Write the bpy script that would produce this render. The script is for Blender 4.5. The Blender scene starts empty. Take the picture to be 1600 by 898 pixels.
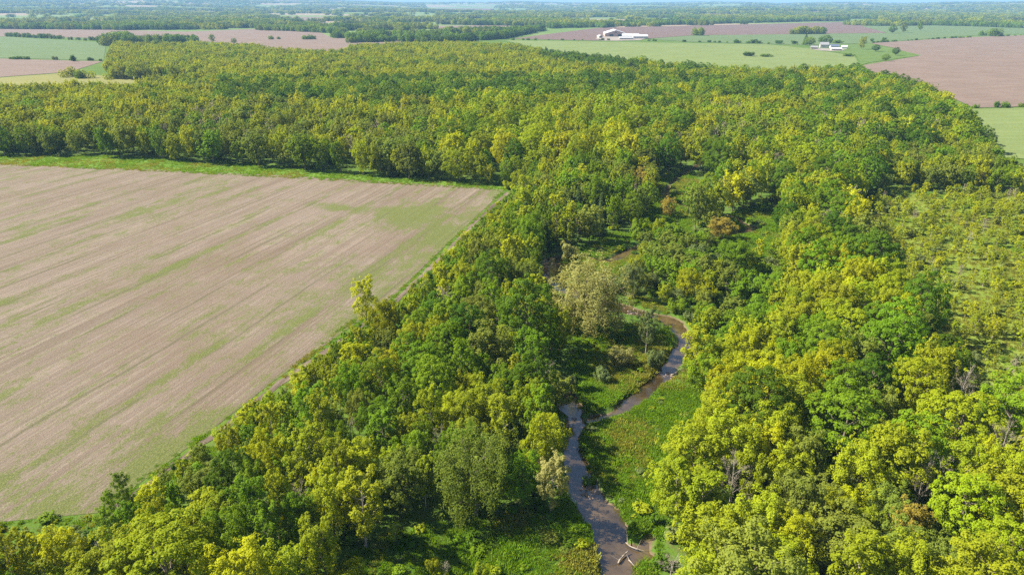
import bpy, math, random, time
import numpy as np
from mathutils import Vector
T0 = time.time()
R = math.radians
sc = bpy.context.scene
col = sc.collection

# ------------------------------------------------------------------ camera, sky, sun, exposure
CAM_H, PITCH, FPX = 60.0, R(22.0), 1101.0          # metres above the flats, tilt below level, focal length for a 1600 px frame
cam = bpy.data.cameras.new('camera')
cam.sensor_width = 36.0
cam.lens = 36.0 * FPX / 1600.0
cam.clip_start, cam.clip_end = 1.0, 60000.0
cam_o = bpy.data.objects.new('camera', cam)
cam_o.location = (0, 0, CAM_H)
cam_o.rotation_euler = (R(90) - PITCH, 0, 0)
col.objects.link(cam_o)
sc.camera = cam_o

SUN_EL = R(43)
SUN_DIR = Vector((-math.cos(R(9)) * math.cos(SUN_EL), math.sin(R(9)) * math.cos(SUN_EL), math.sin(SUN_EL)))  # towards the sun
world = bpy.data.worlds.new('World')
sc.world = world
world.use_nodes = True
wn = world.node_tree.nodes
sky = wn.new('ShaderNodeTexSky')
sky.sky_type = 'NISHITA'
sky.sun_disc = False
sky.sun_elevation = SUN_EL
sky.sun_rotation = math.atan2(SUN_DIR.x, SUN_DIR.y)
sky.altitude = 200
sky.air_density, sky.dust_density, sky.ozone_density = 1.0, 0.8, 1.0
wn['Background'].inputs['Strength'].default_value = 0.055
world.node_tree.links.new(sky.outputs[0], wn['Background'].inputs['Color'])
sun = bpy.data.lights.new('sun', 'SUN')
sun.energy, sun.angle, sun.color = 5.0, R(0.53), (1.0, 0.94, 0.80)
sun_o = bpy.data.objects.new('sun', sun)
sun_o.rotation_euler = (-SUN_DIR).to_track_quat('-Z', 'Y').to_euler()
col.objects.link(sun_o)
vs = sc.view_settings
vs.view_transform, vs.look, vs.exposure, vs.gamma = 'Standard', 'None', 1.50, 1.0
vs.use_curve_mapping = False
cy = sc.cycles
cy.max_bounces, cy.diffuse_bounces, cy.glossy_bounces, cy.transmission_bounces, cy.volume_bounces, cy.transparent_max_bounces = 5, 3, 2, 4, 0, 4
cy.use_denoising = False
cy.caustics_reflective = cy.caustics_refractive = False

# ------------------------------------------------------------------ helpers
CP, SP = math.cos(PITCH), math.sin(PITCH)
def at(px, py, z=0.0):
    """surveyed point of the plain: where the sight line of photo pixel (px, py) meets height z"""
    x, y = (px - 800) / FPX, (449 - py) / FPX
    dy, dz = CP + y * SP, -SP + y * CP
    t = (z - CAM_H) / dz
    return (x * t, dy * t)
def project(x, y, z):
    zc = y * CP - (z - CAM_H) * SP
    yc = y * SP + (z - CAM_H) * CP
    return 800 + FPX * x / zc, 449 - FPX * yc / zc
def poly(pts, z=0.0):
    return np.array([at(a, b, z) for a, b in pts])
def inside(P, x, y):
    x, y = np.asarray(x, float), np.asarray(y, float)
    r = np.zeros(x.shape, bool)
    n = len(P)
    for i in range(n):
        x0, y0 = P[i]; x1, y1 = P[(i + 1) % n]
        c = ((y0 > y) != (y1 > y)) & (x < (x1 - x0) * (y - y0) / (y1 - y0 + 1e-12) + x0)
        r ^= c
    return r
def seg_dist(P, x, y):
    x, y = np.asarray(x, float), np.asarray(y, float)
    d = np.full(x.shape, 1e9); s = np.zeros(x.shape); acc = 0.0
    for i in range(len(P) - 1):
        ax, ay = P[i][:2]; bx, by = P[i + 1][:2]
        L2 = (bx - ax) ** 2 + (by - ay) ** 2 + 1e-9
        t = np.clip(((x - ax) * (bx - ax) + (y - ay) * (by - ay)) / L2, 0, 1)
        dd = np.hypot(x - ax - t * (bx - ax), y - ay - t * (by - ay))
        m = dd < d
        d = np.where(m, dd, d); s = np.where(m, i + t, s)
    return d, s
def vnoise(x, y, seed=0):
    x, y = np.asarray(x, float), np.asarray(y, float)
    xi, yi = np.floor(x).astype(np.int64), np.floor(y).astype(np.int64)
    fx, fy = x - xi, y - yi
    fx, fy = fx * fx * (3 - 2 * fx), fy * fy * (3 - 2 * fy)
    def h(a, b):
        n = (a * 374761393 + b * 668265263 + seed * 1442695041) & 0xFFFFFFFF
        n = ((n ^ (n >> 13)) * 1274126177) & 0xFFFFFFFF
        return ((n ^ (n >> 16)) & 0xFFFF) / 65535.0
    return (h(xi, yi) * (1 - fx) + h(xi + 1, yi) * fx) * (1 - fy) + (h(xi, yi + 1) * (1 - fx) + h(xi + 1, yi + 1) * fx) * fy
def fbm(x, y, seed=0, o=4):
    v, a, s = 0.0, 0.5, 0.0
    for k in range(o):
        v = v + a * vnoise(x * 2 ** k, y * 2 ** k, seed + k * 17); s += a; a *= 0.5
    return v / s
def sstep(a, b, x):
    t = np.clip((np.asarray(x, float) - a) / (b - a), 0, 1)
    return t * t * (3 - 2 * t)

def mesh_np(name, V, F, mats=(), smooth=False, attrs=None):
    """V (n,3), F (m,3|4) index array -> mesh"""
    V = np.asarray(V, np.float32); F = np.asarray(F, np.int32)
    me = bpy.data.meshes.new(name)
    me.vertices.add(len(V)); me.vertices.foreach_set('co', V.ravel())
    k = F.shape[1]
    me.loops.add(F.size); me.loops.foreach_set('vertex_index', F.ravel())
    me.polygons.add(len(F))
    me.polygons.foreach_set('loop_start', np.arange(0, F.size, k, dtype=np.int32))
    me.polygons.foreach_set('loop_total', np.full(len(F), k, np.int32))
    me.polygons.foreach_set('use_smooth', np.full(len(F), smooth))
    for n_, v in (attrs or {}).items():
        a = me.attributes.new(n_, 'FLOAT', 'POINT'); a.data.foreach_set('value', np.asarray(v, np.float32))
    me.update(calc_edges=True)
    for m in mats: me.materials.append(m)
    return me
def obj(name, me, parent=None, **props):
    o = bpy.data.objects.new(name, me)
    col.objects.link(o)
    if parent is not None: o.parent = parent
    for k, v in props.items(): o[k] = v
    return o
def empty(name, loc, rz=0.0, s=(1, 1, 1), **props):
    o = obj(name, None, None, **props)
    o.location = loc; o.rotation_euler = (0, 0, rz); o.scale = s
    o.empty_display_size = 0.5
    return o
def pydata(name, V, F, mats=(), smooth=False):
    me = bpy.data.meshes.new(name); me.from_pydata([tuple(v) for v in V], [], F); me.update()
    for m in mats: me.materials.append(m)
    if smooth:
        me.polygons.foreach_set('use_smooth', np.full(len(me.polygons), True))
    return me

# ------------------------------------------------------------------ materials
def mat(name):
    m = bpy.data.materials.new(name); m.use_nodes = True
    nt = m.node_tree
    return m, nt, nt.nodes, nt.links, nt.nodes['Principled BSDF']
def N(nodes, t, **kw):
    n = nodes.new(t)
    for k, v in kw.items():
        if k in n.inputs: n.inputs[k].default_value = v
        else: setattr(n, k, v)
    return n
def mixc(nodes, links, fac, a, b, mode='MIX'):
    n = nodes.new('ShaderNodeMix'); n.data_type = 'RGBA'; n.blend_type = mode
    for s, v in ((n.inputs[0], fac), (n.inputs[6], a), (n.inputs[7], b)):
        if hasattr(v, 'is_output'): links.new(v, s)
        elif isinstance(v, (int, float)): s.default_value = v
        else: s.default_value = (*v, 1) if len(v) == 3 else v
    return n.outputs[2]
def mth(nodes, links, op, a, b=0.0, clamp=False):
    n = nodes.new('ShaderNodeMath'); n.operation = op; n.use_clamp = clamp
    for s, v in ((n.inputs[0], a), (n.inputs[1], b)):
        if hasattr(v, 'is_output'): links.new(v, s)
        else: s.default_value = v
    return n.outputs[0]
def ramp(nodes, links, fac, a, b):
    n = nodes.new('ShaderNodeMapRange'); n.inputs[1].default_value = a; n.inputs[2].default_value = b
    n.interpolation_type = 'SMOOTHSTEP'
    links.new(fac, n.inputs[0])
    return n.outputs[0]
def noise(nodes, links, scale, vec=None, detail=4, rough=0.6):
    n = nodes.new('ShaderNodeTexNoise'); n.inputs['Scale'].default_value = scale
    n.inputs['Detail'].default_value = detail; n.inputs['Roughness'].default_value = rough
    if vec is not None: links.new(vec, n.inputs['Vector'])
    return n.outputs[0]
def geo_pos(nodes):
    return nodes.new('ShaderNodeNewGeometry').outputs['Position']
def mapping(nodes, links, vec, rot=0.0, scale=(1, 1, 1)):
    n = nodes.new('ShaderNodeMapping'); n.inputs['Rotation'].default_value = (0, 0, rot); n.inputs['Scale'].default_value = scale
    links.new(vec, n.inputs['Vector'])
    return n.outputs[0]

def foliage(name, c1, c2, transl=0.40, hue=0.012, val=0.35, rough=0.55):
    """leaf: two leaf colours mixed leaf by leaf, tree by tree shift of hue and value"""
    m, nt, nd, lk, bs = mat(name)
    g = nd.new('ShaderNodeNewGeometry'); oi = nd.new('ShaderNodeObjectInfo')
    tc = nd.new('ShaderNodeTexCoord')
    n1 = noise(nd, lk, 0.45, tc.outputs['Object'], 2)
    f = mth(nd, lk, 'ADD', mth(nd, lk, 'MULTIPLY', g.outputs['Random Per Island'], 0.6), mth(nd, lk, 'MULTIPLY', n1, 0.8))
    f = mth(nd, lk, 'SUBTRACT', f, 0.2, True)
    c = mixc(nd, lk, f, c1, c2)
    hs = nd.new('ShaderNodeHueSaturation')
    lk.new(c, hs.inputs['Color'])
    r = oi.outputs['Random']
    lk.new(mth(nd, lk, 'ADD', mth(nd, lk, 'MULTIPLY', r, 2 * hue), 0.5 - hue), hs.inputs['Hue'])
    r2 = mth(nd, lk, 'FRACT', mth(nd, lk, 'MULTIPLY', r, 7.31))
    lk.new(mth(nd, lk, 'ADD', mth(nd, lk, 'MULTIPLY', r2, val), 1 - val / 2), hs.inputs['Value'])
    bs.inputs['Roughness'].default_value = rough
    bs.inputs['Specular IOR Level'].default_value = 0.06
    lk.new(hs.outputs[0], bs.inputs['Base Color'])
    tr = nd.new('ShaderNodeBsdfTranslucent')
    lk.new(mixc(nd, lk, 1.0, hs.outputs[0], (1.45, 1.3, 0.45), 'MULTIPLY'), tr.inputs['Color'])
    mx = nd.new('ShaderNodeMixShader'); mx.inputs[0].default_value = transl
    lk.new(bs.outputs[0], mx.inputs[1]); lk.new(tr.outputs[0], mx.inputs[2])
    lk.new(mx.outputs[0], nd['Material Output'].inputs['Surface'])
    return m
FOL = {
    'dark':   foliage('leaf_dark_green', (0.056, 0.120, 0.007), (0.108, 0.190, 0.009)),
    'mid':    foliage('leaf_mid_green', (0.102, 0.192, 0.008), (0.195, 0.290, 0.012)),
    'bright': foliage('leaf_bright_green', (0.180, 0.256, 0.008), (0.302, 0.356, 0.011)),
    'ygreen': foliage('leaf_yellow_green', (0.208, 0.262, 0.012), (0.322, 0.358, 0.014)),
    'yellow': foliage('leaf_yellow', (0.285, 0.318, 0.009), (0.410, 0.430, 0.011), hue=0.008),
    'olive':  foliage('leaf_olive', (0.132, 0.180, 0.024), (0.225, 0.265, 0.036)),
    'pale':   foliage('leaf_pale_willow', (0.210, 0.220, 0.065), (0.340, 0.325, 0.110)),
    'grey':   foliage('leaf_grey_green', (0.110, 0.150, 0.045), (0.190, 0.230, 0.075)),
    'cedar':  foliage('leaf_cedar', (0.040, 0.070, 0.020), (0.075, 0.115, 0.026), transl=0.15),
    'bronze': foliage('leaf_bronze', (0.270, 0.215, 0.035), (0.360, 0.310, 0.045), hue=0.008),
    'twig':   foliage('bud_and_twig', (0.240, 0.195, 0.150), (0.330, 0.290, 0.180), transl=0.1, hue=0.005),
    'grass':  foliage('grass_blade', (0.105, 0.220, 0.010), (0.205, 0.310, 0.020), transl=0.4),
    'drygr':  foliage('dry_grass_blade', (0.190, 0.225, 0.025), (0.310, 0.290, 0.060), transl=0.35, hue=0.01),
}
def bark(name, c1, c2):
    m, nt, nd, lk, bs = mat(name)
    tc = nd.new('ShaderNodeTexCoord')
    n1 = noise(nd, lk, 3.0, mapping(nd, lk, tc.outputs['Object'], 0, (1, 1, 0.25)), 5)
    lk.new(mixc(nd, lk, n1, c1, c2), bs.inputs['Base Color'])
    bs.inputs['Roughness'].default_value = 0.9
    b = nd.new('ShaderNodeBump'); b.inputs['Strength'].default_value = 0.5; b.inputs['Distance'].default_value = 0.05
    lk.new(n1, b.inputs['Height']); lk.new(b.outputs[0], bs.inputs['Normal'])
    return m
BARK = bark('bark_grey_brown', (0.10, 0.075, 0.055), (0.22, 0.18, 0.15))
BARK_PALE = bark('bark_pale_grey', (0.22, 0.185, 0.16), (0.38, 0.33, 0.29))
DRIFT = bark('driftwood', (0.20, 0.16, 0.13), (0.38, 0.33, 0.28))

def flat(name, c, rough=0.8, var=0.15, scale=2.0, spec=0.3):
    m, nt, nd, lk, bs = mat(name)
    tc = nd.new('ShaderNodeTexCoord')
    n1 = noise(nd, lk, scale, tc.outputs['Object'], 4)
    lk.new(mixc(nd, lk, n1, [v * (1 - var) for v in c], [min(1, v * (1 + var)) for v in c]), bs.inputs['Base Color'])
    bs.inputs['Roughness'].default_value = rough; bs.inputs['Specular IOR Level'].default_value = spec
    return m

# ground: turf, litter and moss near; beyond about 1.5 km a patchwork of meadow, scrub and bare soil parcels
GROUND, nt, nd, lk, bs = mat('ground_turf')
p = geo_pos(nd)
n1 = noise(nd, lk, 0.035, p, 5); n2 = noise(nd, lk, 0.6, p, 4); n3 = noise(nd, lk, 3.0, p, 3)
c = mixc(nd, lk, ramp(nd, lk, n1, 0.35, 0.65), (0.060, 0.110, 0.012), (0.105, 0.140, 0.024))
c = mixc(nd, lk, ramp(nd, lk, n2, 0.52, 0.70), c, (0.100, 0.080, 0.040))
c = mixc(nd, lk, mth(nd, lk, 'MULTIPLY', n3, 0.6), c, (0.055, 0.130, 0.014))
vo = nd.new('ShaderNodeTexVoronoi'); vo.inputs['Scale'].default_value = 1.0
lk.new(mapping(nd, lk, p, R(17), (1 / 520, 1 / 330, 0)), vo.inputs['Vector'])
sx = nd.new('ShaderNodeSeparateColor'); lk.new(vo.outputs['Color'], sx.inputs[0])
far = mixc(nd, lk, ramp(nd, lk, sx.outputs[0], 0.50, 0.52), (0.095, 0.165, 0.035), (0.270, 0.195, 0.150))
far = mixc(nd, lk, ramp(nd, lk, sx.outputs[1], 0.55, 0.57), far, (0.130, 0.185, 0.055))
far = mixc(nd, lk, mth(nd, lk, 'MULTIPLY', n1, 0.5), far, (0.120, 0.140, 0.050))
sp = nd.new('ShaderNodeSeparateXYZ'); lk.new(p, sp.inputs[0])
c = mixc(nd, lk, ramp(nd, lk, mth(nd, lk, 'ADD', sp.outputs[2], mth(nd, lk, 'MULTIPLY', n3, 0.3)), -0.50, -0.75), c, mixc(nd, lk, n2, (0.085, 0.055, 0.036), (0.190, 0.135, 0.095)))
lk.new(mixc(nd, lk, ramp(nd, lk, sp.outputs[1], 1300, 1500), c, far), bs.inputs['Base Color'])
bs.inputs['Roughness'].default_value = 0.95; bs.inputs['Specular IOR Level'].default_value = 0.1
b = nd.new('ShaderNodeBump'); b.inputs['Strength'].default_value = 0.7; b.inputs['Distance'].default_value = 0.25
lk.new(noise(nd, lk, 2.2, p, 5), b.inputs['Height']); lk.new(b.outputs[0], bs.inputs['Normal'])

ROW = math.atan2(1.0, 0.30)       # heading of the crop rows (rad from +X)
def field_mat(name, soil1, soil2, weed1, weed2, row=ROW, weed_bias=0.0, use_attr=False, row_len=0.05, fine=1.0):
    m, nt, nd, lk, bs = mat(name)
    p = geo_pos(nd)
    rp = mapping(nd, lk, p, -row)                                 # x along the rows
    st = mapping(nd, lk, rp, 0, (row_len, 0.55, 1)); st2 = mapping(nd, lk, rp, 0, (row_len * 2.2, 2.2, 1))
    s1 = noise(nd, lk, 1.0, st, 4, 0.65); s2 = noise(nd, lk, 1.0, st2, 3, 0.6)
    f1 = noise(nd, lk, 2.6 * fine, mapping(nd, lk, rp, 0, (0.55, 1.2, 1)), 5, 0.75)
    f2 = noise(nd, lk, 0.03, p, 4)
    c = mixc(nd, lk, ramp(nd, lk, s1, 0.36, 0.64), soil1, soil2)
    c = mixc(nd, lk, mth(nd, lk, 'MULTIPLY', ramp(nd, lk, f2, 0.35, 0.7), 0.5), c, [v * 0.86 for v in soil1])
    c = mixc(nd, lk, mth(nd, lk, 'MULTIPLY', ramp(nd, lk, s2, 0.57, 0.70), 0.40), c, [v * 0.62 for v in soil1])
    w = mth(nd, lk, 'ADD', mth(nd, lk, 'MULTIPLY', s1, 0.55), mth(nd, lk, 'MULTIPLY', f1, 0.75))
    w = mth(nd, lk, 'ADD', w, mth(nd, lk, 'MULTIPLY', s2, 0.25))
    if use_attr:
        at_ = nd.new('ShaderNodeAttribute'); at_.attribute_name = 'weed'
        w = mth(nd, lk, 'ADD', w, at_.outputs['Fac'])
    wf = ramp(nd, lk, w, 0.92 - weed_bias, 1.10 - weed_bias)
    c = mixc(nd, lk, mth(nd, lk, 'MULTIPLY', wf, 0.85), c, mixc(nd, lk, ramp(nd, lk, f1, 0.4, 0.65), weed1, weed2))
    sp_ = noise(nd, lk, 5.5 * fine, p, 2, 0.7)                      # straw flecks and dark soil specks
    c = mixc(nd, lk, mth(nd, lk, 'MULTIPLY', ramp(nd, lk, sp_, 0.58, 0.74), 0.5), c, [min(1, v * 1.45) for v in soil2])
    c = mixc(nd, lk, mth(nd, lk, 'MULTIPLY', ramp(nd, lk, sp_, 0.44, 0.28), 0.45), c, [v * 0.5 for v in soil1])
    lk.new(c, bs.inputs['Base Color'])
    bs.inputs['Roughness'].default_value = 0.95; bs.inputs['Specular IOR Level'].default_value = 0.1
    b = nd.new('ShaderNodeBump'); b.inputs['Strength'].default_value = 0.6; b.inputs['Distance'].default_value = 0.12
    lk.new(mth(nd, lk, 'ADD', f1, s2), b.inputs['Height']); lk.new(b.outputs[0], bs.inputs['Normal'])
    return m
def stubble_mat():
    m, nt, nd, lk, bs = mat('stubble_soil')
    p = geo_pos(nd); rp = mapping(nd, lk, p, -ROW)
    sx = nd.new('ShaderNodeSeparateXYZ'); lk.new(rp, sx.inputs[0])
    swath = noise(nd, lk, 1.0, mapping(nd, lk, rp, 0, (0.006, 0.16, 1)), 3, 0.6)
    streak = noise(nd, lk, 1.0, mapping(nd, lk, rp, 0, (0.016, 1.5, 1)), 5, 0.72)
    grain = noise(nd, lk, 1.5, mapping(nd, lk, rp, 0, (0.7, 1.5, 1)), 7, 0.82)
    speck = noise(nd, lk, 4.5, p, 4, 0.8)
    broad = noise(nd, lk, 0.022, p, 4)
    c = mixc(nd, lk, ramp(nd, lk, swath, 0.34, 0.66), (0.130, 0.099, 0.072), (0.167, 0.130, 0.103))
    c = mixc(nd, lk, mth(nd, lk, 'MULTIPLY', ramp(nd, lk, streak, 0.44, 0.62), 0.8), c, (0.234, 0.188, 0.152))
    c = mixc(nd, lk, mth(nd, lk, 'MULTIPLY', ramp(nd, lk, broad, 0.45, 0.7), 0.55), c, (0.128, 0.090, 0.062))
    # sprouting weeds, in swaths, patches and single tufts
    at_ = nd.new('ShaderNodeAttribute'); at_.attribute_name = 'weed'
    w = mth(nd, lk, 'ADD', mth(nd, lk, 'MULTIPLY', grain, 0.85), mth(nd, lk, 'MULTIPLY', streak, 0.75))
    w = mth(nd, lk, 'ADD', w, mth(nd, lk, 'MULTIPLY', swath, 0.30)); w = mth(nd, lk, 'ADD', w, at_.outputs['Fac'])
    # wheel tracks every few metres
    wob = noise(nd, lk, 0.03, p, 2)
    yy = mth(nd, lk, 'ADD', sx.outputs[1], mth(nd, lk, 'MULTIPLY', wob, 3.0))
    tt = mth(nd, lk, 'MULTIPLY', mth(nd, lk, 'FRACT', mth(nd, lk, 'DIVIDE', yy, 9.5)), 9.5)
    l1 = ramp(nd, lk, mth(nd, lk, 'ABSOLUTE', mth(nd, lk, 'SUBTRACT', tt, 3.0)), 0.55, 0.1)
    l2 = ramp(nd, lk, mth(nd, lk, 'ABSOLUTE', mth(nd, lk, 'SUBTRACT', tt, 5.0)), 0.45, 0.1)
    strip = ramp(nd, lk, mth(nd, lk, 'ABSOLUTE', mth(nd, lk, 'SUBTRACT', tt, 4.0)), 2.4, 0.6)
    gate = ramp(nd, lk, noise(nd, lk, 1.0, mapping(nd, lk, rp, 0, (0.022, 0.10, 1)), 3), 0.46, 0.60)
    w = mth(nd, lk, 'ADD', w, mth(nd, lk, 'MULTIPLY', mth(nd, lk, 'MULTIPLY', strip, gate), 0.17))
    mott = noise(nd, lk, 0.40, mapping(nd, lk, rp, 0, (0.6, 1.2, 1)), 6, 0.7)
    w = mth(nd, lk, 'ADD', w, mth(nd, lk, 'MULTIPLY', mth(nd, lk, 'SUBTRACT', mott, 0.5), 0.75))
    wf = ramp(nd, lk, w, 0.92, 1.14)
    c = mixc(nd, lk, mth(nd, lk, 'MULTIPLY', wf, 0.80), c, mixc(nd, lk, ramp(nd, lk, speck, 0.38, 0.62), (0.055, 0.088, 0.012), (0.125, 0.145, 0.024)))
    ln = mth(nd, lk, 'MULTIPLY', mth(nd, lk, 'MAXIMUM', l1, mth(nd, lk, 'MULTIPLY', l2, 0.6)), ramp(nd, lk, noise(nd, lk, 1.0, mapping(nd, lk, rp, 0, (0.03, 0.2, 1)), 2), 0.42, 0.60))
    c = mixc(nd, lk, mth(nd, lk, 'MULTIPLY', ln, 0.75), c, (0.095, 0.085, 0.050))
    # straw flecks and dark clods
    c = mixc(nd, lk, mth(nd, lk, 'MULTIPLY', ramp(nd, lk, speck, 0.56, 0.72), 0.65), c, (0.340, 0.285, 0.230))
    c = mixc(nd, lk, mth(nd, lk, 'MULTIPLY', ramp(nd, lk, speck, 0.46, 0.28), 0.65), c, (0.070, 0.056, 0.038))
    lk.new(c, bs.inputs['Base Color'])
    bs.inputs['Roughness'].default_value = 0.95; bs.inputs['Specular IOR Level'].default_value = 0.1
    b = nd.new('ShaderNodeBump'); b.inputs['Strength'].default_value = 0.8; b.inputs['Distance'].default_value = 0.15
    lk.new(mth(nd, lk, 'ADD', grain, speck), b.inputs['Height']); lk.new(b.outputs[0], bs.inputs['Normal'])
    return m
STUBBLE = stubble_mat()
TILLED = field_mat('tilled_soil', (0.150, 0.107, 0.085), (0.195, 0.145, 0.119), (0.22, 0.22, 0.07), (0.26, 0.24, 0.09), row=R(20), weed_bias=-0.06, row_len=0.012, fine=0.25)
DARKSOIL = field_mat('dark_tilled_soil', (0.119, 0.079, 0.069), (0.157, 0.109, 0.094), (0.2, 0.19, 0.08), (0.25, 0.2, 0.1), row=R(5), weed_bias=-0.1, row_len=0.008, fine=0.15)
HAY = field_mat('hay_turf', (0.122, 0.160, 0.048), (0.162, 0.196, 0.070), (0.092, 0.145, 0.035), (0.115, 0.168, 0.047), row=R(8), weed_bias=0.05, row_len=0.01, fine=0.2)
HAYDRY = field_mat('hay_turf_dry', (0.166, 0.166, 0.051), (0.202, 0.190, 0.066), (0.116, 0.139, 0.031), (0.139, 0.155, 0.040), row=R(12), weed_bias=0.02, row_len=0.01, fine=0.2)
GREENCROP = field_mat('green_crop', (0.085, 0.128, 0.048), (0.116, 0.155, 0.062), (0.074, 0.116, 0.035), (0.093, 0.136, 0.042), row=R(4), weed_bias=0.05, row_len=0.01, fine=0.2)
PASTURE = field_mat('pasture_turf', (0.075, 0.125, 0.024), (0.110, 0.155, 0.035), (0.062, 0.112, 0.020), (0.085, 0.135, 0.026), row=R(40), weed_bias=0.05, row_len=0.05, fine=0.2)
LUSH = field_mat('lush_turf', (0.075, 0.150, 0.014), (0.120, 0.200, 0.020), (0.055, 0.130, 0.010), (0.100, 0.180, 0.020), weed_bias=0.1)
TRACKM = field_mat('track_soil', (0.085, 0.062, 0.046), (0.200, 0.155, 0.122), (0.10, 0.14, 0.02), (0.14, 0.17, 0.03), weed_bias=-0.12)
SAND = flat('sand_and_gravel', (0.27, 0.205, 0.165), 0.95, 0.35, 4.0, 0.2)
PAD = flat('pale_gravel', (0.24, 0.205, 0.18), 0.9, 0.1, 0.3, 0.2)

WATER, nt, nd, lk, bs = mat('creek_water')
p = geo_pos(nd)
n1 = noise(nd, lk, 0.18, p, 4)
lk.new(mixc(nd, lk, ramp(nd, lk, n1, 0.35, 0.65), (0.036, 0.024, 0.011), (0.100, 0.066, 0.032)), bs.inputs['Base Color'])
bs.inputs['Roughness'].default_value = 0.04; bs.inputs['IOR'].default_value = 2.1; bs.inputs['Specular IOR Level'].default_value = 0.6
b = nd.new('ShaderNodeBump'); b.inputs['Strength'].default_value = 0.15; b.inputs['Distance'].default_value = 0.05
lk.new(noise(nd, lk, 3.5, p, 4), b.inputs['Height']); lk.new(b.outputs[0], bs.inputs['Normal'])

# ------------------------------------------------------------------ the lie of the land
CREEK_PX = [(975, 960, 5.0), (965, 898, 4.6), (962, 850, 5.2), (938, 795, 6.2), (907, 742, 5.2), (895, 692, 3.6), (905, 662, 3.4), (930, 648, 3.6), (962, 638, 4.6),
            (1010, 605, 4.4), (1042, 575, 4.6), (1060, 548, 4.6), (1068, 523, 6.0), (1055, 500, 5.6), (1022, 488, 4.4), (968, 476, 8.0), (915, 462, 7.0), (872, 443, 8.0),
            (860, 424, 8.0), (868, 402, 6.5), (905, 396, 3.4), (950, 404, 5.5), (1005, 378, 5.0), (1060, 366, 3.2), (1120, 366, 3.0), (1176, 355, 6.0), (1160, 345, 5.5), (1140, 335, 3.2),
            (1090, 326, 3.0), (1048, 312, 4.6), (1040, 298, 4.5), (1052, 282, 3.0), (1080, 262, 3.0), (1120, 240, 3.0), (1150, 215, 3.0)]
CREEK = np.array([(*at(a, b), w * (0.70 if b > 730 else 0.53)) for a, b, w in CREEK_PX])
def densify(P, n=6):
    out = []
    P = np.vstack([2 * P[0] - P[1], P, 2 * P[-1] - P[-2]])
    for i in range(1, len(P) - 2):
        for k in range(n):
            t = k / n
            p0, p1, p2, p3 = P[i - 1], P[i], P[i + 1], P[i + 2]
            out.append(0.5 * (2 * p1 + (p2 - p0) * t + (2 * p0 - 5 * p1 + 4 * p2 - p3) * t * t + (3 * p1 - p0 - 3 * p2 + p3) * t ** 3))
    out.append(P[-2])
    return np.array(out)
CRK = densify(CREEK)
STUB = np.array([(*at(a, b), w) for a, b, w in [(888, 612, 2.4), (893, 628, 3.0), (899, 645, 3.2), (903, 660, 3.2)]])
SIDE = np.array([(*at(a, b), w) for a, b, w in [(962, 862, 3.0), (985, 856, 2.6), (1004, 852, 2.4), (1012, 835, 1.6)]])
def creek_gap(x, y):
    """signed distance outside the water's edge (m)"""
    best = None
    for P in (CRK, STUB, SIDE):
        d, s = seg_dist(P, x, y)
        w = np.interp(s, np.arange(len(P)), P[:, 2]) / 2
        g = d - w
        best = g if best is None else np.minimum(best, g)
    return best
def far_h(x, y):
    d = np.hypot(x, y); u = np.asarray(x) / np.maximum(np.asarray(y, float), 1.0)
    crest = 47 + 60 * sstep(-0.10, -0.42, u) + 16 * sstep(0.50, 0.62, u) + 22 * (fbm(np.asarray(u) * 7 + 9, d * 0, 5) - 0.5) * 2
    roll = (fbm(np.asarray(x) / 1500, np.asarray(y) / 900, 3) - 0.5) * 78 * sstep(2600, 5200, d)
    return crest * sstep(3300, 11500, d) + roll * (1 - 0.6 * sstep(8000, 11500, d))
def ground_h(x, y):
    x, y = np.asarray(x, float), np.asarray(y, float)
    z = far_h(x, y)
    near = (np.abs(x - 40) < 120) & (y > 40) & (y < 420)
    g = np.full(x.shape, 99.0)
    if near.any(): g[near] = creek_gap(x[near], y[near])
    wob = (fbm(x / 3.2, y / 3.2, 11, 3) - 0.5) * 2.6
    bank = sstep(1.0, -0.9, g + wob)
    roll = -0.35 * sstep(30, 4, g) + (fbm(x / 7, y / 7, 21, 3) - 0.5) * 0.5 * sstep(40, 15, g)
    return z + np.where(near, roll - 1.15 * bank, 0.0)

def graded(lo, fine0, fine1, hi, step, grow):
    m = list(np.arange(fine0, fine1 + step / 2, step))
    s, a = step, m[-1]
    while a < hi: s *= grow; a += s; m.append(min(a, hi))
    s, a, pre = step, m[0], []
    while a > lo: s *= grow; a -= s; pre.append(max(a, lo))
    return np.array(pre[::-1] + m)
def grid_mesh(name, xs, ys, hf, mats, attrs=None, keep=None):
    X, Y = np.meshgrid(xs, ys)
    V = np.column_stack([X.ravel(), Y.ravel(), hf(X.ravel(), Y.ravel())])
    nx, ny = len(xs), len(ys)
    i = (np.arange(ny - 1)[:, None] * nx + np.arange(nx - 1)[None, :]).ravel()
    F = np.column_stack([i, i + 1, i + 1 + nx, i + nx])
    return mesh_np(name, V, F, mats, True)
xs = graded(-23000, -20, 95, 23000, 0.8, 1.09)
ys = graded(-3000, 52, 262, 23000, 0.8, 1.05)
obj('ground', grid_mesh('ground', xs, ys, ground_h, [GROUND]), kind='structure')

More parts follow.
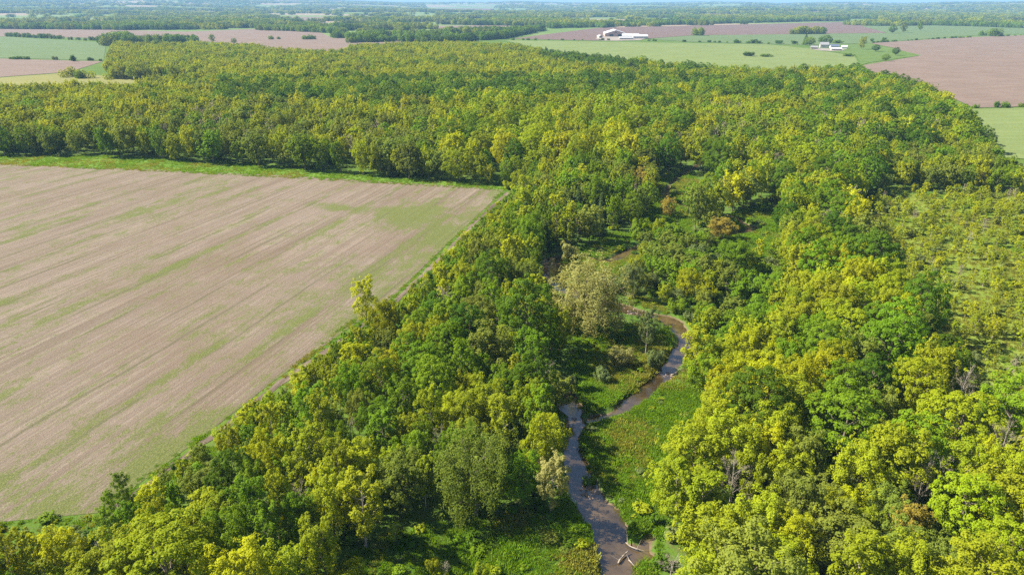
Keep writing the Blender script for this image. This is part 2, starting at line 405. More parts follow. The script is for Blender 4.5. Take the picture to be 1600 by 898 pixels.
def ribbon(P, z, extra):
    d = np.gradient(P[:, :2], axis=0); d /= np.linalg.norm(d, axis=1)[:, None] + 1e-9
    nrm = np.column_stack([-d[:, 1], d[:, 0]])
    w = (P[:, 2] / 2 + extra)[:, None]
    L, Rr = P[:, :2] + nrm * w, P[:, :2] - nrm * w
    n = len(P)
    zz = np.full((n, 1), z)
    V = np.vstack([np.hstack([L, zz]), np.hstack([Rr, zz])])
    F = [(i, i + n, i + n + 1, i + 1) for i in range(n - 1)]
    return V, np.array(F)
def water_sheet():
    # one level sheet with the outline of the creek and its two side pools, edges tucked under the banks
    xs, ys = np.arange(-4, 90, 0.9), np.arange(52, 330, 0.9)
    X, Y = np.meshgrid(xs, ys)
    g = creek_gap(X.ravel(), Y.ravel()).reshape(X.shape)
    nx = len(xs)
    ok = g < 2.8
    q = ok[:-1, :-1] & ok[1:, :-1] & ok[:-1, 1:] & ok[1:, 1:]
    a, b = np.nonzero(q)
    i = a * nx + b
    F = np.column_stack([i, i + 1, i + 1 + nx, i + nx])
    used = np.unique(F); re = np.full(X.size, -1); re[used] = np.arange(len(used))
    V = np.column_stack([X.ravel()[used], Y.ravel()[used], np.full(len(used), -0.92)])
    return mesh_np('creek', V, re[F], [WATER], True)
obj('creek', water_sheet(), kind='structure')

FIELD_EDGE = [(-330, 1000), (-64.1, 63.0)]
FIELD_PX = [(162, 800), (215, 757), (330, 672), (425, 597), (560, 502), (602, 475), (640, 438), (700, 380), (742, 340), (788, 297), (700, 290), (600, 284), (460, 275), (300, 268), (150, 262), (0, 256), (-300, 240)]
FIELD = np.vstack([poly(FIELD_PX), [(-330, 300), (-330, 66), (-64, 70.5)]])
def field_sheet():
    xs, ys = np.arange(-330, 2, 1.6), np.arange(66, 330, 1.6)
    X, Y = np.meshgrid(xs, ys); x, y = X.ravel(), Y.ravel()
    nx = len(xs)
    ins = inside(FIELD, x, y); ok = ins.reshape(X.shape)
    q = ok[:-1, :-1] | ok[1:, :-1] | ok[:-1, 1:] | ok[1:, 1:]
    a, b = np.nonzero(q); i = a * nx + b
    F = np.column_stack([i, i + 1, i + 1 + nx, i + nx])
    used = np.unique(F); re = np.full(X.size, -1); re[used] = np.arange(len(used))
    ux, uy = x[used].copy(), y[used].copy()
    for k in np.nonzero(~ins[used])[0]:                      # rim vertices move onto the boundary line
        bd, bp = 1e9, None
        for n_ in range(len(FIELD)):
            A, B = FIELD[n_], FIELD[(n_ + 1) % len(FIELD)]
            t = np.clip(((ux[k] - A[0]) * (B - A)[0] + (uy[k] - A[1]) * (B - A)[1]) / ((B - A) @ (B - A) + 1e-9), 0, 1)
            Q = A + t * (B - A); dd = math.hypot(Q[0] - ux[k], Q[1] - uy[k])
            if dd < bd: bd, bp = dd, Q
        ux[k], uy[k] = bp
    # weeds: the near corner, the headland strip by the track and a few damp patches are greener
    e, _ = seg_dist(poly(FIELD_PX[:10]), ux, uy)
    w = (0.08 * sstep(14, 1, e)) * (0.25 + 1.3 * fbm(ux / 9, uy / 9, 5, 3)) - 0.03
    w += 0.03 * sstep(130, 74, uy + 0.25 * (ux + 60)) * (0.2 + 1.5 * fbm(ux / 14, uy / 14, 6, 3)) - 0.015
    w += (fbm(ux / 5, uy / 5, 12, 4) - 0.5) * 0.30 + (fbm(ux / 26, uy / 26, 13, 3) - 0.5) * 0.16
    for a_, b_, rx, ry, s in [(648, 338, 8, 12, .40), (690, 368, 6, 8, .46), (535, 325, 9, 4, .30), (615, 330, 8, 5, .22), (285, 690, 5, 9, .13), (225, 730, 5, 5, .12), (120, 792, 16, 3, .06), (30, 802, 20, 3, .05), (250, 400, 2.4, 16, .16), (215, 335, 2.2, 20, .22), (90, 345, 2.5, 14, .2), (265, 800, 2, 20, .1), (265, 420, 2, 10, .2), (640, 415, 8, 14, .14), (560, 440, 4, 22, .16), (300, 700, 4, 18, .08), (330, 600, 3, 22, .08), (120, 480, 2, 9, .2)]:
        cx, cy_ = at(a_, b_)
        dx, dy = ux - cx, uy - cy_
        ca, sa = math.cos(ROW), math.sin(ROW)
        al, ac = dx * ca + dy * sa, -dx * sa + dy * ca
        w += s * np.exp(-((ac / rx) ** 2 + (al / ry) ** 2))
    V = np.column_stack([ux, uy, np.full(len(ux), 0.035)])
    return mesh_np('crop_field', V, re[F], [STUBBLE], True, {'weed': w})
obj('crop_field', field_sheet(), kind='structure')

def sheet(name, px, z, m, mats=None, sub=0):
    P = poly(px) if not isinstance(px, np.ndarray) else px
    return obj(name, pydata(name, [(a, b, z) for a, b in P], [tuple(range(len(P)))], [m]), kind='structure')
TRACK = poly([(158, 806), (218, 760), (333, 676), (428, 602), (563, 507), (604, 480), (645, 440), (705, 382), (746, 342), (792, 300)])
tk = np.array([(a + 0.5, b - 0.3, 1.25) for a, b in TRACK])
tkd = densify(tk, 14); tkd[:, 0] += (fbm(tkd[:, 1] / 3, tkd[:, 1] * 0, 51, 3) - 0.5) * 1.3; tkd[:, 2] *= 0.6 + 0.8 * vnoise(tkd[:, 1] / 2, tkd[:, 1] * 0, 52)
V, F = ribbon(tkd, 0.05, 0.0)
obj('dirt_track', mesh_np('dirt_track', V, F, [TRACKM], True), kind='structure')
HEAD = [(0, 258), (-300, 242), (-300, 228), (0, 241), (200, 244), (400, 258), (600, 275), (800, 288), (790, 299), (600, 287), (300, 271)]
sheet('grass_headland', HEAD, 0.012, LUSH)

# far parcels, laid as sheets on the plain
sheet('tilled_field', [(-250, 44), (170, 47), (290, 50), (400, 45.5), (500, 51), (520, 60), (680, 62), (640, 68), (560, 76), (520, 86), (430, 78), (330, 66), (180, 60), (-250, 54)], 0.20, TILLED)
sheet('green_field', [(-200, 55), (0, 58), (166, 67), (162, 95), (0, 91), (-200, 84)], 0.22, GREENCROP)
sheet('tilled_field', [(-200, 86), (0, 92), (161, 96.5), (108, 113), (0, 121), (-200, 128)], 0.21, TILLED)
sheet('hay_field', [(-200, 130), (0, 122), (108, 114), (250, 127), (330, 124), (310, 133), (190, 152), (0, 154), (-200, 152)], 0.20, HAYDRY)
sheet('hay_field', [(790, 63.5), (1000, 66.5), (1200, 70), (1262, 76), (1335, 88), (1342, 100), (1328, 112), (1255, 112), (1100, 110), (1000, 98), (880, 82), (820, 72)], 0.20, HAY)
sheet('tilled_field', [(800, 61), (870, 52), (935, 44), (1130, 39.5), (1330, 34.5), (1345, 38), (1385, 52), (1200, 54), (1085, 55.5), (1010, 61), (930, 64)], 0.24, DARKSOIL)
sheet('green_field', [(1012, 61.5), (1085, 56), (1200, 54.5), (1388, 52.5), (1345, 41), (1480, 39), (1680, 46), (1680, 51), (1500, 57), (1380, 66.5), (1358, 68), (1262, 71), (1200, 69.5), (1080, 66)], 0.26, GREENCROP)
sheet('grass_field', [(1264, 71.5), (1356, 68.5), (1392, 76), (1440, 87), (1360, 98), (1332, 106), (1345, 98), (1338, 87), (1264, 76)], 0.28, PASTURE)
sheet('tilled_field', [(1330, 109), (1345, 103), (1435, 88), (1395, 75), (1360, 68), (1500, 59), (1700, 52), (1760, 166), (1600, 167), (1522, 169), (1480, 150), (1440, 135)], 0.22, TILLED)
sheet('hay_field', [(1518, 171), (1600, 169), (1780, 168), (1800, 262), (1640, 252), (1560, 246)], 0.20, HAY)
sheet('tilled_field', [(600, 42), (760, 40), (860, 42), (800, 47), (700, 47)], 0.2, TILLED)
sheet('tilled_field', [(440, 26), (560, 26), (600, 30), (500, 33), (430, 31)], 0.6, TILLED)
sheet('tilled_field', [(660, 12.5), (780, 12.5), (760, 20), (680, 21)], 8.0, DARKSOIL)
MEADOWS = [poly(q) for q in (
    [(908, 668), (962, 650), (1030, 605), (1078, 598), (1112, 640), (1095, 700), (1020, 800), (1005, 900), (1000, 960), (985, 830), (948, 762), (915, 722)],
    [(908, 640), (890, 560), (930, 520), (1000, 505), (1045, 535), (1046, 570), (1000, 600), (940, 640)],
    [(480, 980), (540, 880), (600, 835), (700, 815), (850, 790), (902, 800), (950, 862), (955, 980)],
    [(885, 400), (955, 362), (1000, 366), (950, 398), (885, 425)],
    [(1030, 325), (1045, 285), (1090, 285), (1110, 305), (1066, 332)],
    [(1135, 352), (1145, 330), (1200, 335), (1205, 372), (1170, 366)],
    [(985, 470), (1000, 455), (1045, 480), (1045, 500), (1000, 492)],
)]
SAPLING = poly([(1335, 306), (1500, 302), (1700, 308), (1700, 760), (1615, 745), (1505, 668), (1450, 605), (1408, 530), (1366, 445), (1335, 380)])
ROUGH = field_mat('rough_meadow_turf', (0.120, 0.170, 0.022), (0.180, 0.220, 0.034), (0.090, 0.160, 0.014), (0.130, 0.190, 0.020), weed_bias=0.02, row_len=0.3)
sheet('rough_meadow', SAPLING, 0.02, ROUGH)
NEARLEFT = poly([(-200, 815), (0, 816), (158, 806), (120, 850), (60, 872), (0, 884), (-200, 890)])
exec_t = time.time()

# ------------------------------------------------------------------ trees: skeleton, leaf clumps, meshes
def tube(path, rad, V, F, k=5):
    """a tapered limb along path, appended to vertex / quad lists"""
    path = [np.array(q, float) for q in path]
    base = len(V)
    for i, q in enumerate(path):
        d = path[min(i + 1, len(path) - 1)] - path[max(i - 1, 0)]
        d /= np.linalg.norm(d) + 1e-9
        a = np.cross(d, (0.31, 0.94, 0.12)); a /= np.linalg.norm(a) + 1e-9
        b = np.cross(d, a)
        for j in range(k):
            t = 2 * math.pi * j / k
            V.append(q + rad[i] * (math.cos(t) * a + math.sin(t) * b))
    for i in range(len(path) - 1):
        for j in range(k):
            F.append((base + i * k + j, base + i * k + (j + 1) % k, base + (i + 1) * k + (j + 1) % k, base + (i + 1) * k + j))
def leaves(rng, C, Rr, n_per, size, axis_c, flat_z=0.8, updroop=0.25, shell=0.80, aspect=0.78, jit=0.22):
    """leaf blades spread over clumps: C (m,3) centres, Rr (m,) radii; axis_c = crown centre for the outward lean"""
    m = len(C)
    cnt = np.maximum(3, (n_per * (Rr / Rr.mean()) ** 2).astype(int))
    ci = np.repeat(np.arange(m), cnt); n = len(ci)
    d = rng.normal(size=(n, 3)); d /= np.linalg.norm(d, axis=1)[:, None]
    out = C[ci] - axis_c; out /= np.linalg.norm(out, axis=1)[:, None] + 1e-6
    d = d + 0.55 * out + np.array([0, 0, 0.25]); d /= np.linalg.norm(d, axis=1)[:, None]
    rr = Rr[ci] * (shell + (1.05 - shell) * rng.random(n) ** 0.5)
    P = C[ci] + d * rr[:, None] * np.array([1, 1, flat_z])
    nr = 1.0 * d + 0.30 * out + jit * rng.normal(size=(n, 3)) + np.array([0, 0, updroop])
    nr /= np.linalg.norm(nr, axis=1)[:, None]
    t = np.cross(nr, rng.normal(size=(n, 3))); t /= np.linalg.norm(t, axis=1)[:, None] + 1e-9
    b = np.cross(nr, t)
    s = size * (0.65 + 0.7 * rng.random(n))[:, None]
    fold = 0.16 * s * nr
    V = np.stack([P - t * s * 0.5, P + b * s * aspect * 0.5 - fold, P + t * s * 0.5, P - b * s * aspect * 0.5 - fold], 1).reshape(-1, 3)
    F = np.arange(4 * n).reshape(n, 4)
    return V, F
def fib(rng, n):
    i = np.arange(n) + 0.5
    z = 1 - 2 * i / n; a = i * 2.399963 + rng.random() * 6
    r = np.sqrt(1 - z * z)
    return np.column_stack([r * np.cos(a), r * np.sin(a), z])

def grow(kind, seed, lod=1.0):
    """-> nominal height, crown radius, (trunk V, F), (crown V, F). lod<1: fewer, larger leaf blades"""
    rng = np.random.default_rng(seed * 101 + 7)
    TV, TF = [], []
    def limb_to(p0, p1, r0, sag=0.12):
        mid = (p0 + p1) / 2 + rng.normal(size=3) * 0.06 * np.linalg.norm(p1 - p0) - np.array([0, 0, sag * np.linalg.norm(p1[:2] - p0[:2])])
        tube([p0, mid, p1], [r0, r0 * 0.65, r0 * 0.22], TV, TF, 4)
    def trunk(h, r, lean=0.04):
        off = rng.normal(size=2) * lean * h
        pts = [np.array([off[0] * t ** 1.5, off[1] * t ** 1.5, -0.3 + t * h]) for t in (0, 0.03, 0.3, 0.6, 1.0)]
        tube(pts, [r * 1.5, r * 1.05, r * 0.85, r * 0.5, r * 0.1], TV, TF, 7)
        return lambda t: np.array([off[0] * t ** 1.5, off[1] * t ** 1.5, -0.3 + t * h])
    lf = 1 / math.sqrt(lod)
    if kind == 'maple':
        H, Rc = 14.0, 4.9
        tf = trunk(H * 0.85, 0.26)
        D = fib(rng, 280); D = D + rng.normal(size=D.shape) * 0.06; D /= np.linalg.norm(D, axis=1)[:, None]
        L = fib(rng, 13) + rng.normal(size=(13, 3)) * 0.15                              # a dozen big boughs give the outline its lobes
        near = np.max(D @ (L / np.linalg.norm(L, axis=1)[:, None]).T, axis=1)
        lob = 0.80 + 0.28 * sstep(0.80, 0.99, near) + rng.normal(size=len(D)) * 0.05
        depth = np.where(rng.random(len(D)) < 0.22, 0.70, 0.95)
        zr = np.where(D[:, 2] > 0, 6.1, 4.9)
        C = np.column_stack([D[:, 0] * Rc * lob * depth, D[:, 1] * Rc * lob * depth, 7.3 + D[:, 2] * zr * lob * depth])
        C = C[C[:, 2] > 1.9]; C[:, :2] *= np.interp(C[:, 2], [2, 5, 9, 14], [0.72, 1.0, 1.0, 0.85])[:, None]
        Rr = 0.30 + 0.58 * rng.random(len(C)) ** 1.3
        sub = C[rng.choice(len(C), 24, False)]
        for q in sub: limb_to(tf(np.clip((q[2] - 2.2) / 13, 0.18, 0.85)), q * np.array([0.72, 0.72, 0.9]), 0.10)
        CV = leaves(rng, C, Rr, 40 * lod, 0.29 * lf, np.array([0, 0, 6.5]), 0.85, shell=0.62, jit=0.28)
    elif kind in ('poplar', 'ash'):
        H, Rc = (12.0, 2.2) if kind == 'poplar' else (10.5, 3.1)
        tf = trunk(H * 0.95, 0.15)
        C, Rr = [], []
        nl = 17 if kind == 'poplar' else 20
        for i in range(nl):
            t = 0.16 + 0.76 * (i + rng.random()) / nl
            p0 = tf(t); a = i * 2.4 + rng.random()
            prof = math.sin(math.pi * min(1, max(0.12, (t - 0.02) / 1.02)) ** 0.8) ** 0.7
            rr = Rc * prof * (0.75 + 0.5 * rng.random())
            p1 = p0 + np.array([math.cos(a) * rr, math.sin(a) * rr, rr * (1.15 if kind == 'poplar' else 0.7) + 0.3])
            limb_to(p0, p1, 0.05, 0.15)
            for u in (0.45, 0.7, 0.9, 1.05):
                for _ in range(4 if kind == 'ash' else 2 + (rng.random() < .5)):
                    C.append(p0 + (p1 - p0) * u + rng.normal(size=3) * np.array([0.42, 0.42, 0.55]) * (1.2 if kind == 'ash' else 0.8)); Rr.append((0.20 + 0.46 * rng.random() ** 1.6) * (1 if kind == 'poplar' else 1.15))
        for t in (0.9, 0.95, 1.0): C.append(tf(t) + rng.normal(size=3) * 0.15); Rr.append(0.45)
        C, Rr = np.array(C), np.array(Rr)
        CV = leaves(rng, C, Rr, 30 * lod, 0.25 * lf, np.array([0, 0, H * 0.45]), 1.3, shell=0.45, jit=0.30, aspect=0.7)
    elif kind == 'willow':
        H, Rc = 13.0, 5.6
        tf = trunk(H * 0.6, 0.38, 0.06)
        C, Rr = [], []
        for i in range(30):
            t = 0.16 + 0.82 * i / 30; a = i * 2.4 + rng.random()
            p0 = tf(t); rr = Rc * (0.45 + 0.5 * rng.random()) * (1.15 - 0.55 * max(0, t - 0.6) / 0.4)
            p1 = np.array([math.cos(a) * rr, math.sin(a) * rr, min(H - 0.8, p0[2] + 1.2 + 2.6 * rng.random() + 4.4 * t)])
            limb_to(p0, p1, 0.13, 0.0)
            for _ in range(17):
                q = p0 + (p1 - p0) * (0.45 + 0.65 * rng.random()) + rng.normal(size=3) * np.array([0.9, 0.9, 1.0])
                C.append(q); Rr.append(0.35 + 0.6 * rng.random())
                if rng.random() < 0.5:
                    for k in range(1, 4):
                        if q[2] - 0.8 * k > 1.2: C.append(q + np.array([0.12 * k * math.cos(a), 0.12 * k * math.sin(a), -0.8 * k])); Rr.append(0.50)
        C, Rr = np.array(C), np.array(Rr)
        CV = leaves(rng, C, Rr, 17 * lod, 0.32 * lf, np.array([0, 0, 6.0]), 1.25, updroop=0.1, shell=0.5, aspect=0.45)
    elif kind == 'cedar':
        H, Rc = 10.0, 1.7
        tf = trunk(H * 0.97, 0.14, 0.015)
        C, Rr = [], []
        for i in range(150):
            t = 0.06 + 0.92 * i / 150; a = i * 2.4
            rr = Rc * (1.02 - t) ** 0.8 * (0.55 + 0.5 * rng.random())
            C.append(tf(t) + np.array([math.cos(a) * rr, math.sin(a) * rr, -0.15 * rr])); Rr.append(0.2 + 0.34 * (1 - t) + 0.08)
            if i % 6 == 0: limb_to(tf(t), C[-1], 0.03, 0.0)
        C, Rr = np.array(C), np.array(Rr)
        CV = leaves(rng, C, Rr, 26 * lod, 0.26 * lf, np.array([0, 0, H * 0.4]), 0.8, shell=0.55, aspect=0.5)
    elif kind == 'shrub':
        H, Rc = 3.6, 2.1
        C, Rr = [], []
        for i in range(11):
            a = i * 2.4 + rng.random(); rr = Rc * (0.25 + 0.65 * rng.random())
            p0 = np.array([math.cos(a) * 0.2, math.sin(a) * 0.2, -0.2]); h = H * (0.95 - 0.5 * (rr / Rc) ** 2) * (0.75 + 0.25 * rng.random())
            p1 = np.array([math.cos(a) * rr, math.sin(a) * rr, h - 0.3])
            limb_to(p0, p1, 0.05, 0.0)
            for u in (0.35, 0.55, 0.75, 0.9, 1.0):
                C.append(p0 + (p1 - p0) * u + rng.normal(size=3) * 0.25); Rr.append(0.42 + 0.35 * rng.random())
        C, Rr = np.array(C), np.array(Rr)
        C[:, 2] = np.maximum(C[:, 2], 0.3)
        CV = leaves(rng, C, Rr, 48 * lod, 0.24 * lf, np.array([0, 0, 0.8]), 0.85, shell=0.65)
    elif kind == 'sapling':
        H, Rc = 4.5, 0.85
        tf = trunk(H * 0.97, 0.05, 0.03)
        C, Rr = [], []
        for i in range(16):
            t = 0.2 + 0.75 * i / 16; a = i * 2.4 + rng.random()
            rr = Rc * (0.5 + 0.6 * rng.random()) * math.sin(math.pi * (0.15 + 0.8 * t)) ** 0.6
            p1 = tf(t) + np.array([math.cos(a) * rr, math.sin(a) * rr, rr * 0.9])
            limb_to(tf(t), p1, 0.018, 0.0)
            C += [p1, (p1 + tf(t)) / 2]; Rr += [0.26 + 0.2 * rng.random(), 0.22]
        C, Rr = np.array(C), np.array(Rr)
        CV = leaves(rng, C, Rr, 15 * lod, 0.22 * lf, np.array([0, 0, 2]), 1.1, shell=0.1)
    else:                                    # 'bare': forked twigs, the first leaf buds only
        H, Rc = 9.5, 2.8
        tf = trunk(H * 0.9, 0.13, 0.03)
        ends = []
        def fork(p, d, L, r, lev):
            e = p + d * L
            tube([p, (p + e) / 2 + rng.normal(size=3) * 0.04 * L, e], [r, r * 0.8, r * 0.55], TV, TF, 3)
            ends.append(e)
            if lev == 0: return
            for _ in range(3 if lev > 1 else 4):
                dd = d + rng.normal(size=3) * 0.42 + np.array([0, 0, 0.22]); dd /= np.linalg.norm(dd)
                fork(p + d * L * (0.5 + 0.5 * rng.random()), dd, L * (0.55 + 0.25 * rng.random()), r * 0.55, lev - 1)
        for i in range(11):
            t = 0.25 + 0.65 * i / 11; a = i * 2.4
            d = np.array([math.cos(a) * 0.75, math.sin(a) * 0.75, 0.9]); d /= np.linalg.norm(d)
            fork(tf(t), d, 1.55 * (1.2 - 0.6 * t), 0.032, 3 if lod >= 1 else 2)
        C = np.array(ends); C = C[rng.choice(len(C), min(len(C), 330), False)]
        CV = leaves(rng, C, np.full(len(C), 0.22), 3, 0.075 * lf * (1 if lod >= 1 else 1.6), np.array([0, 0, 4.5]), 1.0, shell=0.1)
    return H, Rc, (np.array(TV), np.array(TF)), CV

NPROTO = {'maple': 5, 'poplar': 5, 'ash': 5, 'willow': 2, 'cedar': 3, 'shrub': 4, 'sapling': 4, 'bare': 3}
PROTO = {}
for k, n in NPROTO.items():
    for i in range(n):
        H, Rc, (tv, tf_), (cv, cf) = grow(k, i + 1)
        bk = BARK_PALE if k in ('bare', 'poplar', 'sapling') else BARK
        PROTO[k, i] = (H, Rc, mesh_np(k + '_trunk', tv, tf_, [bk], True), mesh_np(k + '_crown', cv, cf, [FOL['mid']]))
LOD = {}
hidden = bpy.data.collections.new('woodland_stock')     # never linked: only feeds the woodland masses
def stock(kind, i, fol, lod=0.22):
    key = (kind, i, fol)
    if key not in LOD:
        H, Rc, (tv, tf_), (cv, cf) = grow(kind, i + 1 + 20, lod)
        V = np.vstack([cv, tv]); nt_ = len(tf_)
        me = mesh_np('stock', V, np.vstack([cf, tf_ + len(cv)]), [FOL[fol], BARK_PALE if kind in ('bare', 'poplar') else BARK])
        mi = np.zeros(len(cf) + nt_, np.int32); mi[len(cf):] = 1
        me.polygons.foreach_set('material_index', mi)
        o = bpy.data.objects.new('stock_%s_%s_%d' % (kind, fol, i), me)
        LOD[key] = (o, H, Rc)
    return LOD[key]

def scatter(name, protos, P, idx, rot, scl, label, category=None):
    """one mass object: protos (objects never linked to the scene) instanced on points by geometry nodes"""
    c = bpy.data.collections.new(name + '_stock')
    order = sorted(range(len(protos)), key=lambda i: i)
    for i, o in enumerate(protos):
        o2 = bpy.data.objects.new('%s_%03d' % (name, i), o.data if hasattr(o, 'data') else o)
        c.objects.link(o2)
    n = len(P)
    me = bpy.data.meshes.new(name)
    me.vertices.add(n); me.vertices.foreach_set('co', np.asarray(P, np.float32).ravel())
    a = me.attributes.new('idx', 'INT', 'POINT'); a.data.foreach_set('value', np.asarray(idx, np.int32))
    a = me.attributes.new('rot', 'FLOAT_VECTOR', 'POINT'); a.data.foreach_set('vector', np.asarray(rot, np.float32).ravel())
    a = me.attributes.new('scl', 'FLOAT_VECTOR', 'POINT'); a.data.foreach_set('vector', np.asarray(scl, np.float32).ravel())
    o = obj(name, me, kind='stuff', label=label)
    if category: o['category'] = category
    ng = bpy.data.node_groups.new(name + '_nodes', 'GeometryNodeTree')
    ng.interface.new_socket('Geometry', in_out='INPUT', socket_type='NodeSocketGeometry')
    ng.interface.new_socket('Geometry', in_out='OUTPUT', socket_type='NodeSocketGeometry')
    nd = ng.nodes; lk = ng.links
    gi, go = nd.new('NodeGroupInput'), nd.new('NodeGroupOutput')
    ip = nd.new('GeometryNodeInstanceOnPoints'); ci = nd.new('GeometryNodeCollectionInfo')
    ci.inputs['Collection'].default_value = c
    ci.inputs['Separate Children'].default_value = True; ci.inputs['Reset Children'].default_value = True
    def attr(nm, ty):
        q = nd.new('GeometryNodeInputNamedAttribute'); q.data_type = ty; q.inputs['Name'].default_value = nm
        return q.outputs[0]
    lk.new(gi.outputs[0], ip.inputs['Points']); lk.new(ci.outputs[0], ip.inputs['Instance'])
    ip.inputs['Pick Instance'].default_value = True
    lk.new(attr('idx', 'INT'), ip.inputs['Instance Index'])
    er = nd.new('FunctionNodeEulerToRotation'); lk.new(attr('rot', 'FLOAT_VECTOR'), er.inputs[0])
    lk.new(er.outputs[0], ip.inputs['Rotation'])
    lk.new(attr('scl', 'FLOAT_VECTOR'), ip.inputs['Scale'])
    lk.new(ip.outputs[0], go.inputs[0])
    md = o.modifiers.new('scatter', 'NODES'); md.node_group = ng
    return o

